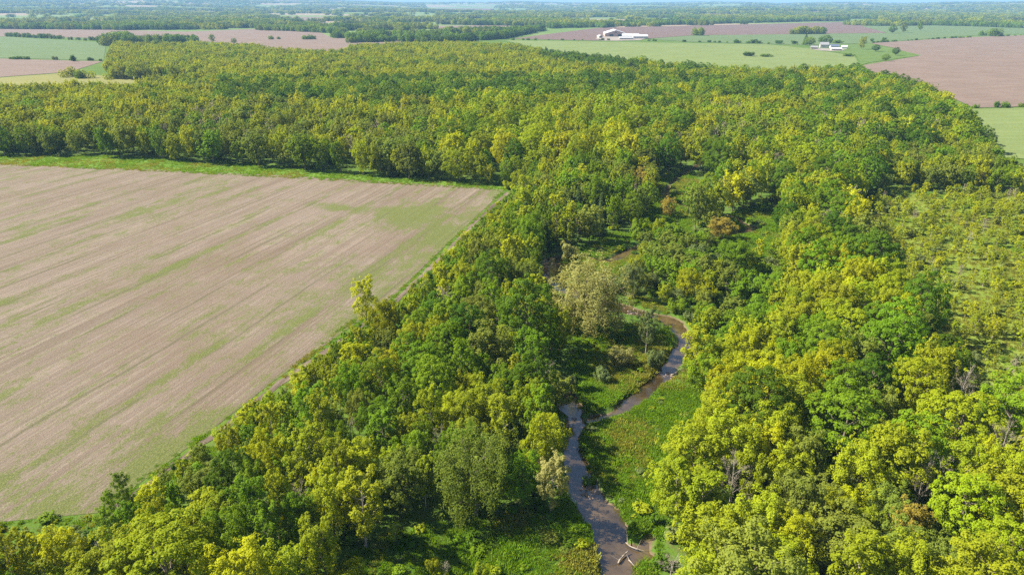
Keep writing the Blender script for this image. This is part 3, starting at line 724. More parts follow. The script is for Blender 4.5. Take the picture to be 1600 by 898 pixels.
# ------------------------------------------------------------------ where the trees stand
# landmark trees: crown centre in the photo (px, py), height m, crown width m, form, leaf, name, label, key phrase others may refer to
LM = [
    (570, 470, 11, 4.2, 'poplar', 'yellow', 'yellow upright tree standing out over the crop field edge', 'the yellow tree over the field'),
    (601, 503, 9.5, 5.0, 'ash', 'ygreen', 'round yellow-green tree beside the yellow upright one at the crop field edge', None),
    (655, 512, 9.5, 6.0, 'maple', 'mid', 'mid-green rounded maple just inside the crop field edge', None),
    (560, 570, 8.5, 4.6, 'poplar', 'yellow', 'sparse yellow tree in the middle of the field-edge thicket', None),
    (605, 585, 8.0, 5.2, 'ash', 'yellow', 'low round yellow tree in the middle of the left wood', 'the low round yellow tree'),
    (775, 552, 10.5, 7.0, 'ash', 'olive', 'flat-topped light green tree beside the big dark maple', None),
    (825, 488, 16.5, 10.5, 'maple', 'dark', 'very large dark green maple standing alone left of the creek', 'the big dark maple'),
    (770, 430, 13, 8.0, 'maple', 'dark', 'dark green maple behind the largest dark maple left of the creek', None),
    (925, 462, 13.5, 14.0, 'willow', 'pale', 'broad pale willow with open branches in the creek bend', 'the broad pale willow'),
    (990, 436, 8.0, 4.0, 'ash', 'grey', 'grey-green upright shrub tree right behind the broad pale willow', None),
    (1012, 512, 9.0, 3.2, 'poplar', 'grey', 'slim grey-green tree on the grassy creek point', 'the slim tree on the point'),
    (972, 550, 4.5, 4.4, 'shrub', 'pale', 'pale bushy shrub on the grassy creek point', None),
    (1026, 553, 4.2, 3.4, 'shrub', 'grey', 'grey-green shrub at the creek edge of the grassy point', None),
    (942, 580, 2.8, 3.0, 'shrub', 'grey', 'small dark shrub at the shaded back of the grassy point', None),
    (850, 585, 7.5, 6.0, 'bare', 'twig', 'greyish half-bare tree leaning over the creek junction', 'the half-bare junction tree'),
    (868, 608, 5.5, 5.0, 'ash', 'olive', 'olive bush below the half-bare tree at the creek junction', None),
    (742, 738, 11.0, 9.0, 'willow', 'olive', 'olive spreading willow above the near clearing', 'the olive spreading willow'),
    (862, 738, 10.0, 3.6, 'poplar', 'pale', 'slim pale green tree leaning over the creek', 'the slim leaning tree'),
    (815, 745, 7.0, 4.6, 'ash', 'mid', 'mid-green tree between the olive willow and the slim leaning tree', None),
    (560, 745, 9.0, 3.8, 'poplar', 'yellow', 'bright golden tree over the near clearing', 'the bright golden tree'),
    (628, 752, 8.0, 5.6, 'ash', 'olive', 'rounded olive tree beside the bright golden tree', None),
    (505, 765, 8.5, 2.6, 'poplar', 'yellow', 'narrow yellow tree left of the bright golden tree', None),
    (465, 755, 8.5, 3.0, 'poplar', 'ygreen', 'narrow yellow-green tree in the near left thicket', None),
    (247, 785, 7.5, 3.0, 'poplar', 'yellow', 'narrow yellow tree near the end of the dirt track', 'the yellow tree by the track end'),
    (193, 772, 7.0, 1.9, 'poplar', 'mid', 'dark green slim column of foliage near the dirt track end', None),
    (168, 790, 5.5, 1.6, 'poplar', 'mid', 'shorter slim green column beside the crop field corner', None),
    (312, 800, 7.0, 3.6, 'poplar', 'ygreen', 'yellow-green tree right of the dirt track end', None),
    (100, 868, 7.5, 4.2, 'ash', 'yellow', 'yellow tree above the near left grass', 'the yellow tree by the near grass'),
    (225, 862, 8.0, 4.6, 'ash', 'ygreen', 'rounded yellow-green tree in the near left corner thicket', None),
    (170, 868, 5.5, 4.2, 'bare', 'twig', 'grey twiggy bare tree in the near left corner thicket', None),
    (545, 892, 4.5, 4.0, 'shrub', 'yellow', 'golden shrub at the near edge of the clearing', None),
    (1060, 772, 10.5, 4.4, 'poplar', 'ygreen', 'upright yellow-green tree on the right bank of the near creek', 'the upright yellow-green pair'),
    (1098, 780, 10.5, 5.0, 'poplar', 'ygreen', 'fuller yellow-green tree, the right one of the upright pair', None),
    (1146, 745, 11.0, 6.0, 'bare', 'twig', 'tall bare grey tree with fanned branches behind the upright yellow-green pair', 'the tall bare tree'),
    (1185, 632, 13.5, 10.0, 'maple', 'dark', 'large dark green maple on the creek side of the right wood', 'the creekside dark maple'),
    (1325, 655, 13.0, 10.5, 'maple', 'mid', 'wide green maple in the middle of the right wood', 'the wide green maple'),
    (1445, 475, 14.5, 8.5, 'maple', 'dark', 'tall dark maple casting shade on the sapling meadow', 'the meadow-edge dark maple'),
    (1392, 540, 13.0, 9.0, 'maple', 'mid', 'green maple left of the tall dark one at the meadow edge', None),
    (1500, 660, 12.0, 10.0, 'maple', 'bright', 'bright green maple at the meadow side of the right wood', 'the bright maple by the meadow'),
    (1428, 605, 12.0, 8.5, 'maple', 'bright', 'bright green maple at the centre of the right wood', None),
    (1290, 545, 12.5, 8.0, 'maple', 'mid', 'green maple behind the golden crown in the right wood', None),
    (1290, 592, 10.5, 5.6, 'ash', 'yellow', 'golden thin-leaved tree between two green maples of the right wood', 'the golden tree in the right wood'),
    (1165, 545, 8.5, 6.0, 'ash', 'yellow', 'yellow spreading tree right of the brown creek bend', 'the yellow tree by the creek bend'),
    (1125, 600, 8.0, 4.4, 'ash', 'yellow', 'yellow open-crowned tree on the bank below the brown creek bend', None),
    (1215, 530, 9.0, 4.6, 'poplar', 'ygreen', 'yellow-green upright tree behind the yellow spreading one', None),
    (1420, 500, 10.0, 5.0, 'ash', 'yellow', 'yellow thin-crowned tree against the tall dark maple', None),
    (1185, 820, 9.0, 6.0, 'ash', 'ygreen', 'yellow-green leafy tree right of the near creek', 'the leafy tree near the creek'),
    (1265, 720, 9.0, 4.6, 'ash', 'olive', 'olive tree with pale stems below the wide green maple', None),
    (1345, 745, 9.5, 6.0, 'ash', 'ygreen', 'yellow-green open tree in front of the wide green maple', None),
    (1465, 742, 9.5, 5.4, 'bare', 'twig', 'bare grey-brown tree in the near right wood', 'the bare tree of the right wood'),
    (1515, 792, 10.5, 7.5, 'maple', 'bright', 'bright yellow-green maple in the near right wood', 'the bright near maple'),
    (1575, 868, 10.0, 7.0, 'maple', 'bright', 'bright lime maple in the near right corner', None),
    (1545, 735, 8.5, 4.0, 'ash', 'yellow', 'golden-leaved tree behind the bright yellow-green maple', None),
    (1310, 850, 8.0, 7.5, 'ash', 'olive', 'wide olive tree in the near right wood', 'the wide olive tree'),
    (1420, 820, 6.5, 3.2, 'ash', 'bronze', 'small reddish bronze tree in the near right wood', None),
    (1005, 283, 9.0, 7.0, 'ash', 'bronze', 'orange-bronze tree at the far end of the creek opening', 'the orange-bronze tree'),
    (1045, 322, 6.0, 4.0, 'ash', 'bronze', 'small rust-tinted tree beside the upper creek opening', None),
    (975, 243, 12.0, 5.0, 'poplar', 'yellow', 'bright yellow upright tree among the far maples', None),
    (1130, 248, 15.5, 12.0, 'maple', 'dark', 'round dark maple beyond the creek opening', 'the round dark far maple'),
    (1290, 272, 15.0, 12.0, 'maple', 'dark', 'large round dark maple by the far corner of the sapling meadow', 'the meadow corner maple'),
    (940, 335, 11.0, 3.4, 'cedar', 'cedar', 'dark narrow cedar above the upper creek bend', 'the dark narrow cedar'),
    (918, 338, 9.5, 3.0, 'cedar', 'cedar', 'shorter dark cedar left of the narrow cedar above the upper creek bend', None),
    (988, 322, 10.5, 6.0, 'maple', 'mid', 'green rounded tree at the dark edge of the upper creek opening', None),
    (820, 298, 11.5, 4.6, 'poplar', 'ygreen', 'light yellow-green tree at the far corner of the crop field', 'the light tree at the field corner'),
    (858, 405, 5.5, 6.0, 'bare', 'twig', 'mauve-grey leafless thicket on the steep bank of the upper creek', 'the leafless thicket on the bank'),
    (888, 384, 5.5, 4.6, 'shrub', 'pale', 'pale grey-green bush above the upper creek bank', None),
    (1000, 352, 7.0, 5.6, 'shrub', 'mid', 'green bush on the left of the upper creek opening', None),
    (1030, 352, 7.0, 3.6, 'ash', 'ygreen', 'yellow-green tree at the middle of the upper creek opening', None),
    (1130, 355, 6.0, 6.0, 'ash', 'bronze', 'pinkish-brown shrub beside the far glint of the creek', 'the far glint of creek'),
    (1095, 395, 6.0, 6.0, 'shrub', 'grey', 'broad grey-green willow bush in the middle thicket', 'the broad willow bush'),
    (1150, 400, 7.5, 7.5, 'ash', 'mid', 'dark-centred green bush tree right of the broad willow bush', None),
    (1075, 440, 7.0, 4.0, 'ash', 'yellow', 'yellow-tipped tree in the middle thicket', None),
    (1540, 215, 12.0, 8.0, 'maple', 'dark', 'dark tree at the far right wood end, shading the hay field', None),
    (1445, 345, 6.0, 3.4, 'poplar', 'ygreen', 'tall thin tree at the left rim of the sapling meadow', None),
    (1050, 878, 3.4, 4.0, 'bare', 'twig', 'pale dead shrub beside the near creek bank', 'the pale dead shrub'),
    (677, 878, 2.6, 1.8, 'shrub', 'ygreen', 'small leafy bush in the near clearing', None),
    (617, 828, 3.2, 1.4, 'sapling', 'ygreen', 'slim young tree casting a shadow in the near clearing', None),
    (752, 890, 3.0, 2.0, 'shrub', 'ygreen', 'light shrub at the near edge of the clearing, beside a pale dead one', None),
    (695, 885, 2.0, 1.8, 'bare', 'twig', 'small pale dead shrub in the near clearing', None),
    (922, 735, 1.8, 2.0, 'shrub', 'mid', 'low green bush on the right bank of the creek', None),
]
NAMES = {'maple': 'maple_tree', 'poplar': 'poplar_tree', 'ash': 'ash_tree', 'willow': 'willow_tree', 'cedar': 'cedar_tree', 'shrub': 'shrub', 'sapling': 'sapling', 'bare': 'bare_tree'}
rnd = random.Random(5)
trees = []        # dict(x, y, h, w, kind, fol, label, key)
CELL = 7.0
gridmap = {}
def fits(x, y, r, f=0.62):
    cx, cy_ = int(x // CELL), int(y // CELL)
    for i in range(cx - 1, cx + 2):
        for j in range(cy_ - 1, cy_ + 2):
            for (a, b, q) in gridmap.get((i, j), ()):
                if (a - x) ** 2 + (b - y) ** 2 < (f * (q + r)) ** 2: return False
    return True
def put(x, y, h, w, kind, fol, label=None, key=None):
    gridmap.setdefault((int(x // CELL), int(y // CELL)), []).append((x, y, w / 2))
    trees.append(dict(x=x, y=y, h=h, w=w, kind=kind, fol=fol, label=label, key=key))
for (px, py, h, w, kind, fol, lab, key) in LM:
    x, y = at(px, py, h * 0.56)
    put(x, y, h, w, kind, fol, lab, key)

# species mix by stand: polygon in the photo (where the crowns show), then (form, leaf, weight, hmin, hmax, width/height)
ZONES = [
    ('thicket along the crop field', [(0, 800), (160, 780), (600, 455), (790, 290), (815, 310), (640, 520), (480, 640), (330, 760), (300, 900), (0, 900)],
     [('poplar', 'ygreen', .34, 4.5, 8, .33), ('poplar', 'mid', .18, 4.5, 8, .32), ('poplar', 'yellow', .06, 5, 8, .34), ('ash', 'olive', .10, 4, 7, .58), ('ash', 'mid', .10, 4, 7, .56), ('shrub', 'mid', .12, 2.2, 4, 1.1), ('shrub', 'grey', .08, 2.2, 4, 1.1), ('bare', 'twig', .05, 5, 7, .55)]),
    ('upper left wood', [(770, 270), (1010, 255), (1010, 360), (870, 400), (800, 420), (700, 400)],
     [('cedar', 'cedar', .15, 7, 11, .34), ('ash', 'mid', .27, 7, 12, .5), ('ash', 'olive', .2, 6, 10, .6), ('poplar', 'ygreen', .15, 8, 12, .38), ('poplar', 'yellow', .08, 8, 11, .38), ('bare', 'twig', .05, 6, 9, .55), ('shrub', 'grey', .1, 3, 5, 1.1)]),
    ('left wood', [(600, 400), (860, 390), (890, 600), (900, 760), (700, 800), (560, 900), (200, 900), (330, 740), (480, 620)],
     [('ash', 'mid', .20, 6, 10, .58), ('ash', 'olive', .14, 6, 10, .62), ('maple', 'mid', .16, 8, 12, .70), ('maple', 'dark', .10, 9, 13, .68), ('poplar', 'ygreen', .16, 7, 10.5, .38), ('poplar', 'mid', .12, 7, 10.5, .38), ('ash', 'ygreen', .08, 6, 9, .6), ('ash', 'yellow', .05, 6, 9, .55), ('bare', 'twig', .04, 6, 9, .58)]),
    ('middle thicket', [(930, 400), (1010, 330), (1100, 320), (1230, 350), (1240, 470), (1110, 520), (1040, 480), (960, 440)],
     [('shrub', 'grey', .20, 2.2, 4.2, 1.15), ('shrub', 'mid', .34, 2.2, 4.4, 1.15), ('ash', 'olive', .14, 3.5, 6, .8), ('ash', 'mid', .16, 3.5, 6, .8), ('ash', 'ygreen', .12, 3.5, 5.5, .75), ('poplar', 'yellow', .04, 4, 6, .45)]),
    ('creek side of the right wood', [(1060, 560), (1110, 480), (1240, 380), (1290, 430), (1240, 560), (1150, 660), (1080, 700)],
     [('ash', 'yellow', .16, 6, 9, .6), ('ash', 'ygreen', .30, 6, 9, .62), ('poplar', 'ygreen', .16, 7, 10, .4), ('ash', 'mid', .16, 5, 8, .7), ('shrub', 'mid', .12, 3, 5, 1.1)]),
    ('near right wood', [(1010, 900), (1030, 720), (1120, 690), (1300, 720), (1640, 700), (1640, 960)],
     [('ash', 'ygreen', .40, 6.5, 10, .66), ('ash', 'olive', .16, 6, 9.5, .7), ('poplar', 'ygreen', .12, 8, 11, .42), ('ash', 'yellow', .06, 6, 9, .6), ('bare', 'twig', .04, 7, 10, .58), ('maple', 'bright', .09, 8, 11, .72), ('shrub', 'mid', .04, 3, 4.5, 1.1)]),
    ('right wood', [(1100, 690), (1200, 480), (1220, 270), (1360, 250), (1420, 380), (1500, 480), (1640, 640), (1640, 720), (1300, 720)],
     [('maple', 'mid', .30, 9, 13.5, .74), ('maple', 'dark', .14, 10, 14, .74), ('maple', 'bright', .22, 9, 13, .74), ('ash', 'ygreen', .14, 8, 11, .6), ('ash', 'yellow', .07, 8, 11, .55), ('ash', 'olive', .08, 7, 10, .65), ('bare', 'twig', .05, 8, 11, .55)]),
    ('far right rim', [(1380, 225), (1700, 225), (1700, 330), (1380, 330)],
     [('ash', 'ygreen', .4, 6, 9, .62), ('ash', 'mid', .25, 6, 9, .65), ('ash', 'olive', .2, 6, 9, .65), ('maple', 'mid', .15, 7, 10, .75)]),
    ('far right wood', [(1000, 100), (1340, 95), (1640, 150), (1640, 320), (1340, 310), (1220, 300), (1000, 300)],
     [('maple', 'mid', .26, 9, 14, .78), ('maple', 'dark', .18, 10, 15, .78), ('maple', 'bright', .16, 9, 13, .76), ('ash', 'ygreen', .16, 8, 12, .6), ('ash', 'yellow', .06, 8, 12, .55), ('ash', 'olive', .08, 8, 11, .65), ('bare', 'twig', .06, 8, 12, .55)]),
    ('maples beyond the field', [(690, 165), (1010, 165), (1010, 290), (780, 290), (690, 270)],
     [('maple', 'bright', .42, 12, 17, .72), ('maple', 'mid', .25, 12, 17, .72), ('ash', 'yellow', .14, 11, 15, .5), ('maple', 'dark', .08, 12, 16, .7), ('ash', 'ygreen', .11, 10, 14, .55)]),
    ('edge trees beyond the field', [(-400, 200), (0, 208), (690, 235), (690, 300), (-400, 270)],
     [('ash', 'olive', .34, 8, 12, .62), ('ash', 'mid', .30, 8, 12.5, .62), ('maple', 'mid', .12, 10, 13, .7), ('ash', 'ygreen', .14, 9, 13, .5), ('shrub', 'grey', .10, 3, 5, 1.2)]),
    ('grey stand', [(180, 165), (700, 168), (700, 235), (180, 215)],
     [('ash', 'olive', .24, 9, 13, .6), ('bare', 'twig', .18, 9, 13, .55), ('poplar', 'ygreen', .32, 9, 13, .4), ('ash', 'yellow', .10, 9, 13, .5), ('maple', 'mid', .16, 10, 13, .7)]),
    ('dark maples', [(340, 132), (1010, 125), (1010, 172), (340, 172)],
     [('maple', 'dark', .34, 11, 15, .74), ('maple', 'mid', .30, 11, 14, .74), ('ash', 'ygreen', .20, 9, 12, .6), ('maple', 'bright', .16, 10, 13, .7)]),
    ('cedar ridge', [(840, 70), (1010, 84), (1200, 100), (1200, 122), (1000, 118), (850, 100)],
     [('cedar', 'cedar', .30, 9, 14, .36), ('maple', 'dark', .50, 10, 13, .75), ('ash', 'mid', .2, 9, 12, .6)]),
    ('far wood', [(-600, 40), (1700, 40), (1700, 400), (-600, 400)],
     [('ash', 'ygreen', .44, 8, 12, .66), ('ash', 'yellow', .09, 8, 12, .6), ('maple', 'bright', .14, 9, 13, .75), ('ash', 'olive', .10, 8, 12, .65), ('maple', 'dark', .05, 9, 13, .75), ('ash', 'mid', .05, 8, 12, .65)]),
]
ZP = [(n, np.array(p, float), m) for n, p, m in ZONES]
# wooded ground (base of the stems)
WOOD = [
    poly([(150, 818), (220, 768), (335, 684), (430, 610), (565, 516), (606, 492), (650, 452), (712, 390), (756, 350), (800, 305), (790, 290), (900, 285), (1010, 270), (1040, 330), (960, 360), (880, 395), (845, 430), (880, 470), (900, 560), (885, 620), (880, 700), (900, 800), (860, 800), (700, 815), (600, 835), (540, 890), (480, 990), (-60, 990), (-40, 890), (60, 880), (130, 850)]),
    poly([(905, 385), (1010, 365), (1100, 330), (1210, 300), (1240, 290), (1290, 470), (1115, 590), (1080, 520), (1010, 480), (960, 468), (900, 430)]),
    poly([(1080, 600), (1110, 570), (1200, 440), (1220, 300), (1380, 296), (1400, 372), (1445, 430), (1490, 500), (1520, 556), (1600, 650), (1760, 670), (1760, 1000), (1010, 1000), (1010, 850), (1030, 800), (1100, 700), (1116, 640)]),
    poly([(-350, 232), (-100, 240), (0, 244), (200, 247), (400, 261), (600, 278), (795, 291), (840, 320), (1000, 285), (1035, 270), (1120, 200), (1180, 205), (1120, 260), (1110, 300), (1230, 300), (1330, 296), (1500, 298), (1760, 312), (1760, 298), (1640, 286), (1580, 284), (1548, 264), (1525, 236), (1498, 194), (1432, 156), (1335, 126), (1240, 128), (1100, 124), (1000, 112), (870, 96), (800, 84), (700, 78), (560, 84), (530, 96), (430, 92), (400, 84), (300, 80), (180, 80), (170, 124), (330, 128), (310, 138), (195, 157), (0, 160), (-350, 158)]),
    poly([(1120, 200), (1180, 205), (1120, 262), (1060, 275), (1040, 268)]),
]
OPEN = [poly(q) for q in (
    [(845, 540), (838, 420), (885, 395), (990, 380), (1005, 415), (960, 445), (912, 445), (912, 540)],
    [(1000, 366), (1022, 292), (1045, 268), (1085, 266), (1100, 305), (1075, 366)],
    [(1112, 410), (1118, 340), (1190, 316), (1228, 335), (1222, 405)])]
NOGO = MEADOWS + [SAPLING] + OPEN
def seen(x, y, h, mgn=0):
    if y < 20: return False
    a, b = project(x, y, h * 0.6)
    return -60 - mgn < a < 1660 + mgn and b < 990 + mgn
import itertools
def fill(P, n, fmin=0.68, grow_r=1.0):
    x0, y0 = P.min(0); x1, y1 = P.max(0)
    xs_ = np.random.default_rng(n).uniform(x0, x1, n); ys_ = np.random.default_rng(n + 1).uniform(y0, y1, n)
    ok = inside(P, xs_, ys_)
    xs_, ys_ = xs_[ok], ys_[ok]
    for q in NOGO:
        k = ~inside(q, xs_, ys_); xs_, ys_ = xs_[k], ys_[k]
    g = np.full(len(xs_), 99.0); nr = ys_ < 330
    if nr.any(): g[nr] = creek_gap(xs_[nr], ys_[nr])
    tdist, _ = seg_dist(TRACK, xs_, ys_)
    stand = np.where(ys_ > 330, fbm(xs_ / 70, ys_ / 70, 78, 3), fbm(xs_ / 22, ys_ / 22, 77, 2))
    PX, PY = project(xs_, ys_, 6.5)
    zi = np.full(len(xs_), len(ZP) - 1)
    for i in range(len(ZP) - 1, -1, -1): zi[inside(ZP[i][1], PX, PY)] = i
    keep = (PX > -130) & (PX < 1730) & (PY < 1000) & (g > 1.6)
    for x, y, gg, sd, z_, td in zip(xs_[keep], ys_[keep], g[keep], stand[keep], zi[keep], tdist[keep]):
        zn, mix = ZP[z_][0], ZP[z_][2]
        wsum = sum(m[2] for m in mix)
        r = ((sd * 3.1 + rnd.random() * 0.62) % 1.0) * wsum       # neighbours tend to be of one kind
        for m in mix:
            r -= m[2]
            if r <= 0: break
        kind, fol, _, h0, h1, wr = m
        h = rnd.uniform(h0, h1)
        lim = (0.9 + 0.55 * td) * (1.15 if kind == 'poplar' else 0.95)
        if h > lim:
            h = lim * rnd.uniform(0.75, 1.05)
            if h < 3.2: kind, wr = 'shrub', 1.15
            if td < 2.6: continue
        h *= 1.08; w = h * wr * rnd.uniform(0.72, 1.15)
        if gg < w * 0.42: continue
        if not fits(x, y, w / 2 * grow_r, fmin if y < 330 else 0.56): continue
        put(x, y, h, w, kind, fol); trees[-1]['zone'] = zn
for P, n in zip(WOOD, (5200, 2600, 6000, 52000, 900)):
    fill(P, n)
print('trees placed', len(trees), round(time.time() - T0, 1))

# the sapling meadow right of the right wood
def fill_saplings():
    P = SAPLING; x0, y0 = P.min(0); x1, y1 = P.max(0)
    g = random.Random(9)
    for _ in range(4000):
        x, y = g.uniform(x0, x1), g.uniform(y0, y1)
        if not inside(P, np.array([x]), np.array([y]))[0]: continue
        dn = float(vnoise(np.array([x / 14]), np.array([y / 14]), 31)[0])
        if g.random() > 0.45 + 0.8 * dn: continue
        k = g.random()
        if k < 0.60: kind, fol, h, w = 'sapling', g.choice(['ygreen', 'ygreen', 'ygreen', 'bright', 'yellow']), g.uniform(1.8, 3.9), None
        elif k < 0.80: kind, fol, h, w = 'poplar', g.choice(['yellow', 'ygreen', 'ygreen', 'ygreen']), g.uniform(2.8, 4.4), None
        elif k < 0.96: kind, fol, h, w = 'shrub', g.choice(['olive', 'grey', 'ygreen']), g.uniform(1.6, 3.2), None
        else: kind, fol, h, w = 'bare', 'twig', g.uniform(3, 5), None
        w = h * {'sapling': 0.48, 'poplar': 0.48, 'shrub': 1.15, 'bare': 0.55}[kind] * g.uniform(0.85, 1.25)
        if fits(x, y, w / 2, 0.92):
            put(x, y, h, w, kind, fol); trees[-1]['zone'] = 'sapling meadow'; trees[-1]['meadow'] = True
fill_saplings()

# ------------------------------------------------------------------ things: the trees that show largest, each an object with trunk and crown
COLW = {'dark': 'dark green', 'mid': 'green', 'bright': 'bright green', 'ygreen': 'yellow-green', 'yellow': 'yellow', 'olive': 'olive-green', 'pale': 'pale green', 'grey': 'grey-green', 'cedar': 'blackish', 'bronze': 'bronze', 'twig': 'leafless grey'}
FORMW = {'maple': 'dense round tree', 'poplar': 'slim tree', 'ash': 'open-crowned tree', 'willow': 'spreading tree', 'cedar': 'narrow conifer', 'shrub': 'bush', 'sapling': 'sapling', 'bare': 'twiggy tree'}
KEYS = [(t['x'], t['y'], t['key']) for t in trees if t['key']]
KEYS += [(*at(a, b), k) for a, b, k in [(1075, 522, 'the brown creek bend'), (905, 652, 'the creek junction'), (960, 850, 'the log in the creek'), (788, 297, 'the far crop field corner'),
         (440, 600, 'the dirt track'), (330, 684, 'the near dirt track'), (650, 452, 'the upper dirt track'), (1176, 355, 'the far glint of creek'), (870, 440, 'the upper creek pool'), (700, 850, 'the near clearing'),
         (1600, 300, 'the sapling meadow far side'), (1500, 420, 'the sapling meadow middle'), (1590, 560, 'the sapling meadow near end'), (150, 262, 'the grassy field headland'), (450, 274, 'the headland beyond the field'), (640, 286, 'the headland end')]]
for t in trees:
    t['d'] = math.sqrt(t['x'] ** 2 + t['y'] ** 2 + (CAM_H - t['h'] / 2) ** 2)
    a, b = project(t['x'], t['y'], t['h'] * 0.6)
    t['vis'] = 2 < a < 1598 and 2 < project(t['x'], t['y'], t['h'])[1] < 890
    t['px'] = (a, b)
    t['app'] = t['h'] * t['w'] / t['d'] ** 2
def cls(t): return 'sapling' if t['kind'] == 'sapling' or (t.get('meadow') and t['kind'] == 'poplar') else 'shrub' if t['kind'] == 'shrub' else 'tree'
chosen = []
for c_, lim in (('tree', 300), ('shrub', 110), ('sapling', 170)):
    L = sorted([t for t in trees if t['vis'] and cls(t) == c_], key=lambda t: (t['label'] is None, -t['app']))
    chosen += L[:lim]
cells = {}
for t in chosen:
    if t['label']: continue
    best = min(KEYS, key=lambda k: math.hypot(k[0] - t['x'], (k[1] - t['y']) * 0.9) + (3.0 if math.hypot(k[0] - t['x'], k[1] - t['y']) < 1 else 0))
    dx, dy = t['x'] - best[0], t['y'] - best[1]
    rel = ('right of' if dx > 0 else 'left of') if abs(dx) > abs(dy) else ('behind' if dy > 0 else 'in front of')
    form = 'sapling' if cls(t) == 'sapling' else FORMW[t['kind']]
    cells.setdefault(f"{COLW[t['fol']]} {form} {rel} {best[2]}", []).append((math.hypot(dx, dy), t))
ORD = ['nearest', 'second nearest', 'third nearest', 'fourth nearest', 'fifth nearest', 'sixth nearest', 'seventh nearest', 'eighth nearest', 'ninth nearest', 'tenth nearest']
for base, L in cells.items():
    L.sort(key=lambda q: q[0])
    for i, (_, t) in enumerate(L):
        t['label'] = base if len(L) == 1 else base + ', ' + (ORD[i] if i < len(ORD) else '%dth nearest' % (i + 1))
seen_labels = {}
def make_tree(t, vi=None, group=None):
    k = t['kind']; vi = rnd.randrange(NPROTO[k]) if vi is None else vi
    H, Rc, tm, cm = PROTO[k, vi]
    sz, sxy = t['h'] / H, t['w'] / (2 * Rc)
    gz = float(ground_h(np.array([t['x']]), np.array([t['y']]))[0])
    c_ = cls(t)
    nm = 'sapling' if c_ == 'sapling' else NAMES[k]
    r = empty(nm, (t['x'], t['y'], gz), rnd.uniform(0, 6.283), (sxy * rnd.uniform(.93, 1.07), sxy * rnd.uniform(.93, 1.07), sz),
              label=t['label'], category=c_, group=group or {'tree': 'trees along the creek and field', 'shrub': 'bushes along the creek', 'sapling': 'saplings in the meadow'}[c_])
    if t.get('lean'): r.rotation_euler = (t['lean'][0], t['lean'][1], r.rotation_euler.z)
    obj('trunk', tm, r)
    c = obj('crown', cm, r)
    c.material_slots[0].link = 'OBJECT'; c.material_slots[0].material = FOL[t['fol']]
    return r
for t in chosen:
    if t['label'] and t['label'].startswith('slim pale green tree leaning'): t['lean'] = (0.0, 0.22)
    make_tree(t); t['done'] = True

# ------------------------------------------------------------------ the rest of the wood: one mass
rng = np.random.default_rng(3)
def mass(name, L, label, category, var=3):
    protos, index, P, I, RO, S = [], {}, [], [], [], []
    for t in L:
        vi = rnd.randrange(min(var, NPROTO[t['kind']]))
        o, H, Rc = stock(t['kind'], vi, t['fol'], t.get('lod', 0.22))
        if o.name not in index: index[o.name] = len(protos); protos.append(o)
        P.append((t['x'], t['y'], t.get('z', 0.0))); I.append(index[o.name]); RO.append((0, 0, rnd.uniform(0, 6.283)))
        S.append((t['w'] / (2 * Rc),) * 2 + (t['h'] / H,))
    return scatter(name, protos, P, I, RO, S, label, category)
rest = [t for t in trees if not t.get('done')]
mass('woodland', [t for t in rest if cls(t) == 'tree'], 'mixed spring woodland reaching back from the creek and the crop field', 'woodland')
sc_rest = [t for t in rest if cls(t) != 'tree']
if sc_rest: mass('scrub', sc_rest, 'scattered small saplings and bushes of the meadow and wood edges', 'scrub')
# undergrowth below the near wood
ug = []
for P, n in zip(WOOD[:3], (1500, 900, 2400)):
    x0, y0 = P.min(0); x1, y1 = P.max(0)
    X, Y = rng.uniform(x0, x1, n), rng.uniform(y0, y1, n)
    ok = inside(P, X, Y) & (creek_gap(X, Y) > 1.3)
    for q in NOGO: ok &= ~inside(q, X, Y)
    Z = ground_h(X, Y)
    for x, y, z in zip(X[ok], Y[ok], Z[ok]):
        h = rnd.uniform(0.8, 2.2)
        ug.append(dict(x=x, y=y, z=float(z), h=h, w=h * rnd.uniform(1.1, 1.6), kind='shrub', fol=rnd.choice(['mid', 'mid', 'grey', 'olive', 'ygreen', 'dark'])))
for P in MEADOWS + OPEN + [NEARLEFT]:
    x0, y0 = P.min(0); x1, y1 = P.max(0); n = int((x1 - x0) * (y1 - y0) / 9)
    X, Y = rng.uniform(x0, x1, n), rng.uniform(y0, y1, n)
    ok = inside(P, X, Y) & (creek_gap(X, Y) > 0.8)
    for x, y, z in zip(X[ok], Y[ok], ground_h(X[ok], Y[ok])):
        h = 0.35 + 0.9 * rnd.random() ** 2
        ug.append(dict(x=x, y=y, z=float(z) - 0.05, h=h, w=h * rnd.uniform(1.3, 2.2), kind='shrub', fol=rnd.choice(['mid', 'grey', 'olive', 'ygreen', 'dark', 'mid'])))
mass('undergrowth', ug, 'low leafy undergrowth below the near trees', 'undergrowth')

# ------------------------------------------------------------------ grass
def tuft(seed, n, h, r, bw):
    g = np.random.default_rng(seed)
    a, q = g.uniform(0, 6.283, n), r * np.sqrt(g.random(n))
    bx, by = np.cos(a) * q, np.sin(a) * q
    hh = h * (0.5 + 0.6 * g.random(n)); la, ll = g.uniform(0, 6.283, n), 1.1 * hh * g.random(n)
    tx, ty = bx + np.cos(la) * ll, by + np.sin(la) * ll
    wx, wy = -np.sin(la) * bw, np.cos(la) * bw
    V = np.stack([np.column_stack([bx - wx, by - wy, np.full(n, -0.08)]), np.column_stack([bx + wx, by + wy, np.full(n, -0.08)]),
                  np.column_stack([tx + wx * .5, ty + wy * .5, hh]), np.column_stack([tx - wx * .5, ty - wy * .5, hh])], 1).reshape(-1, 3)
    return V, np.arange(4 * n).reshape(n, 4)
def tuft_objs(fol, k0, h=0.27, r=0.6):
    out = []
    for i in range(3):
        V, F = tuft(k0 + i, 80, h, r, 0.038)
        out.append(bpy.data.objects.new('tuft', mesh_np('tuft', V, F, [FOL[fol]])))
    return out
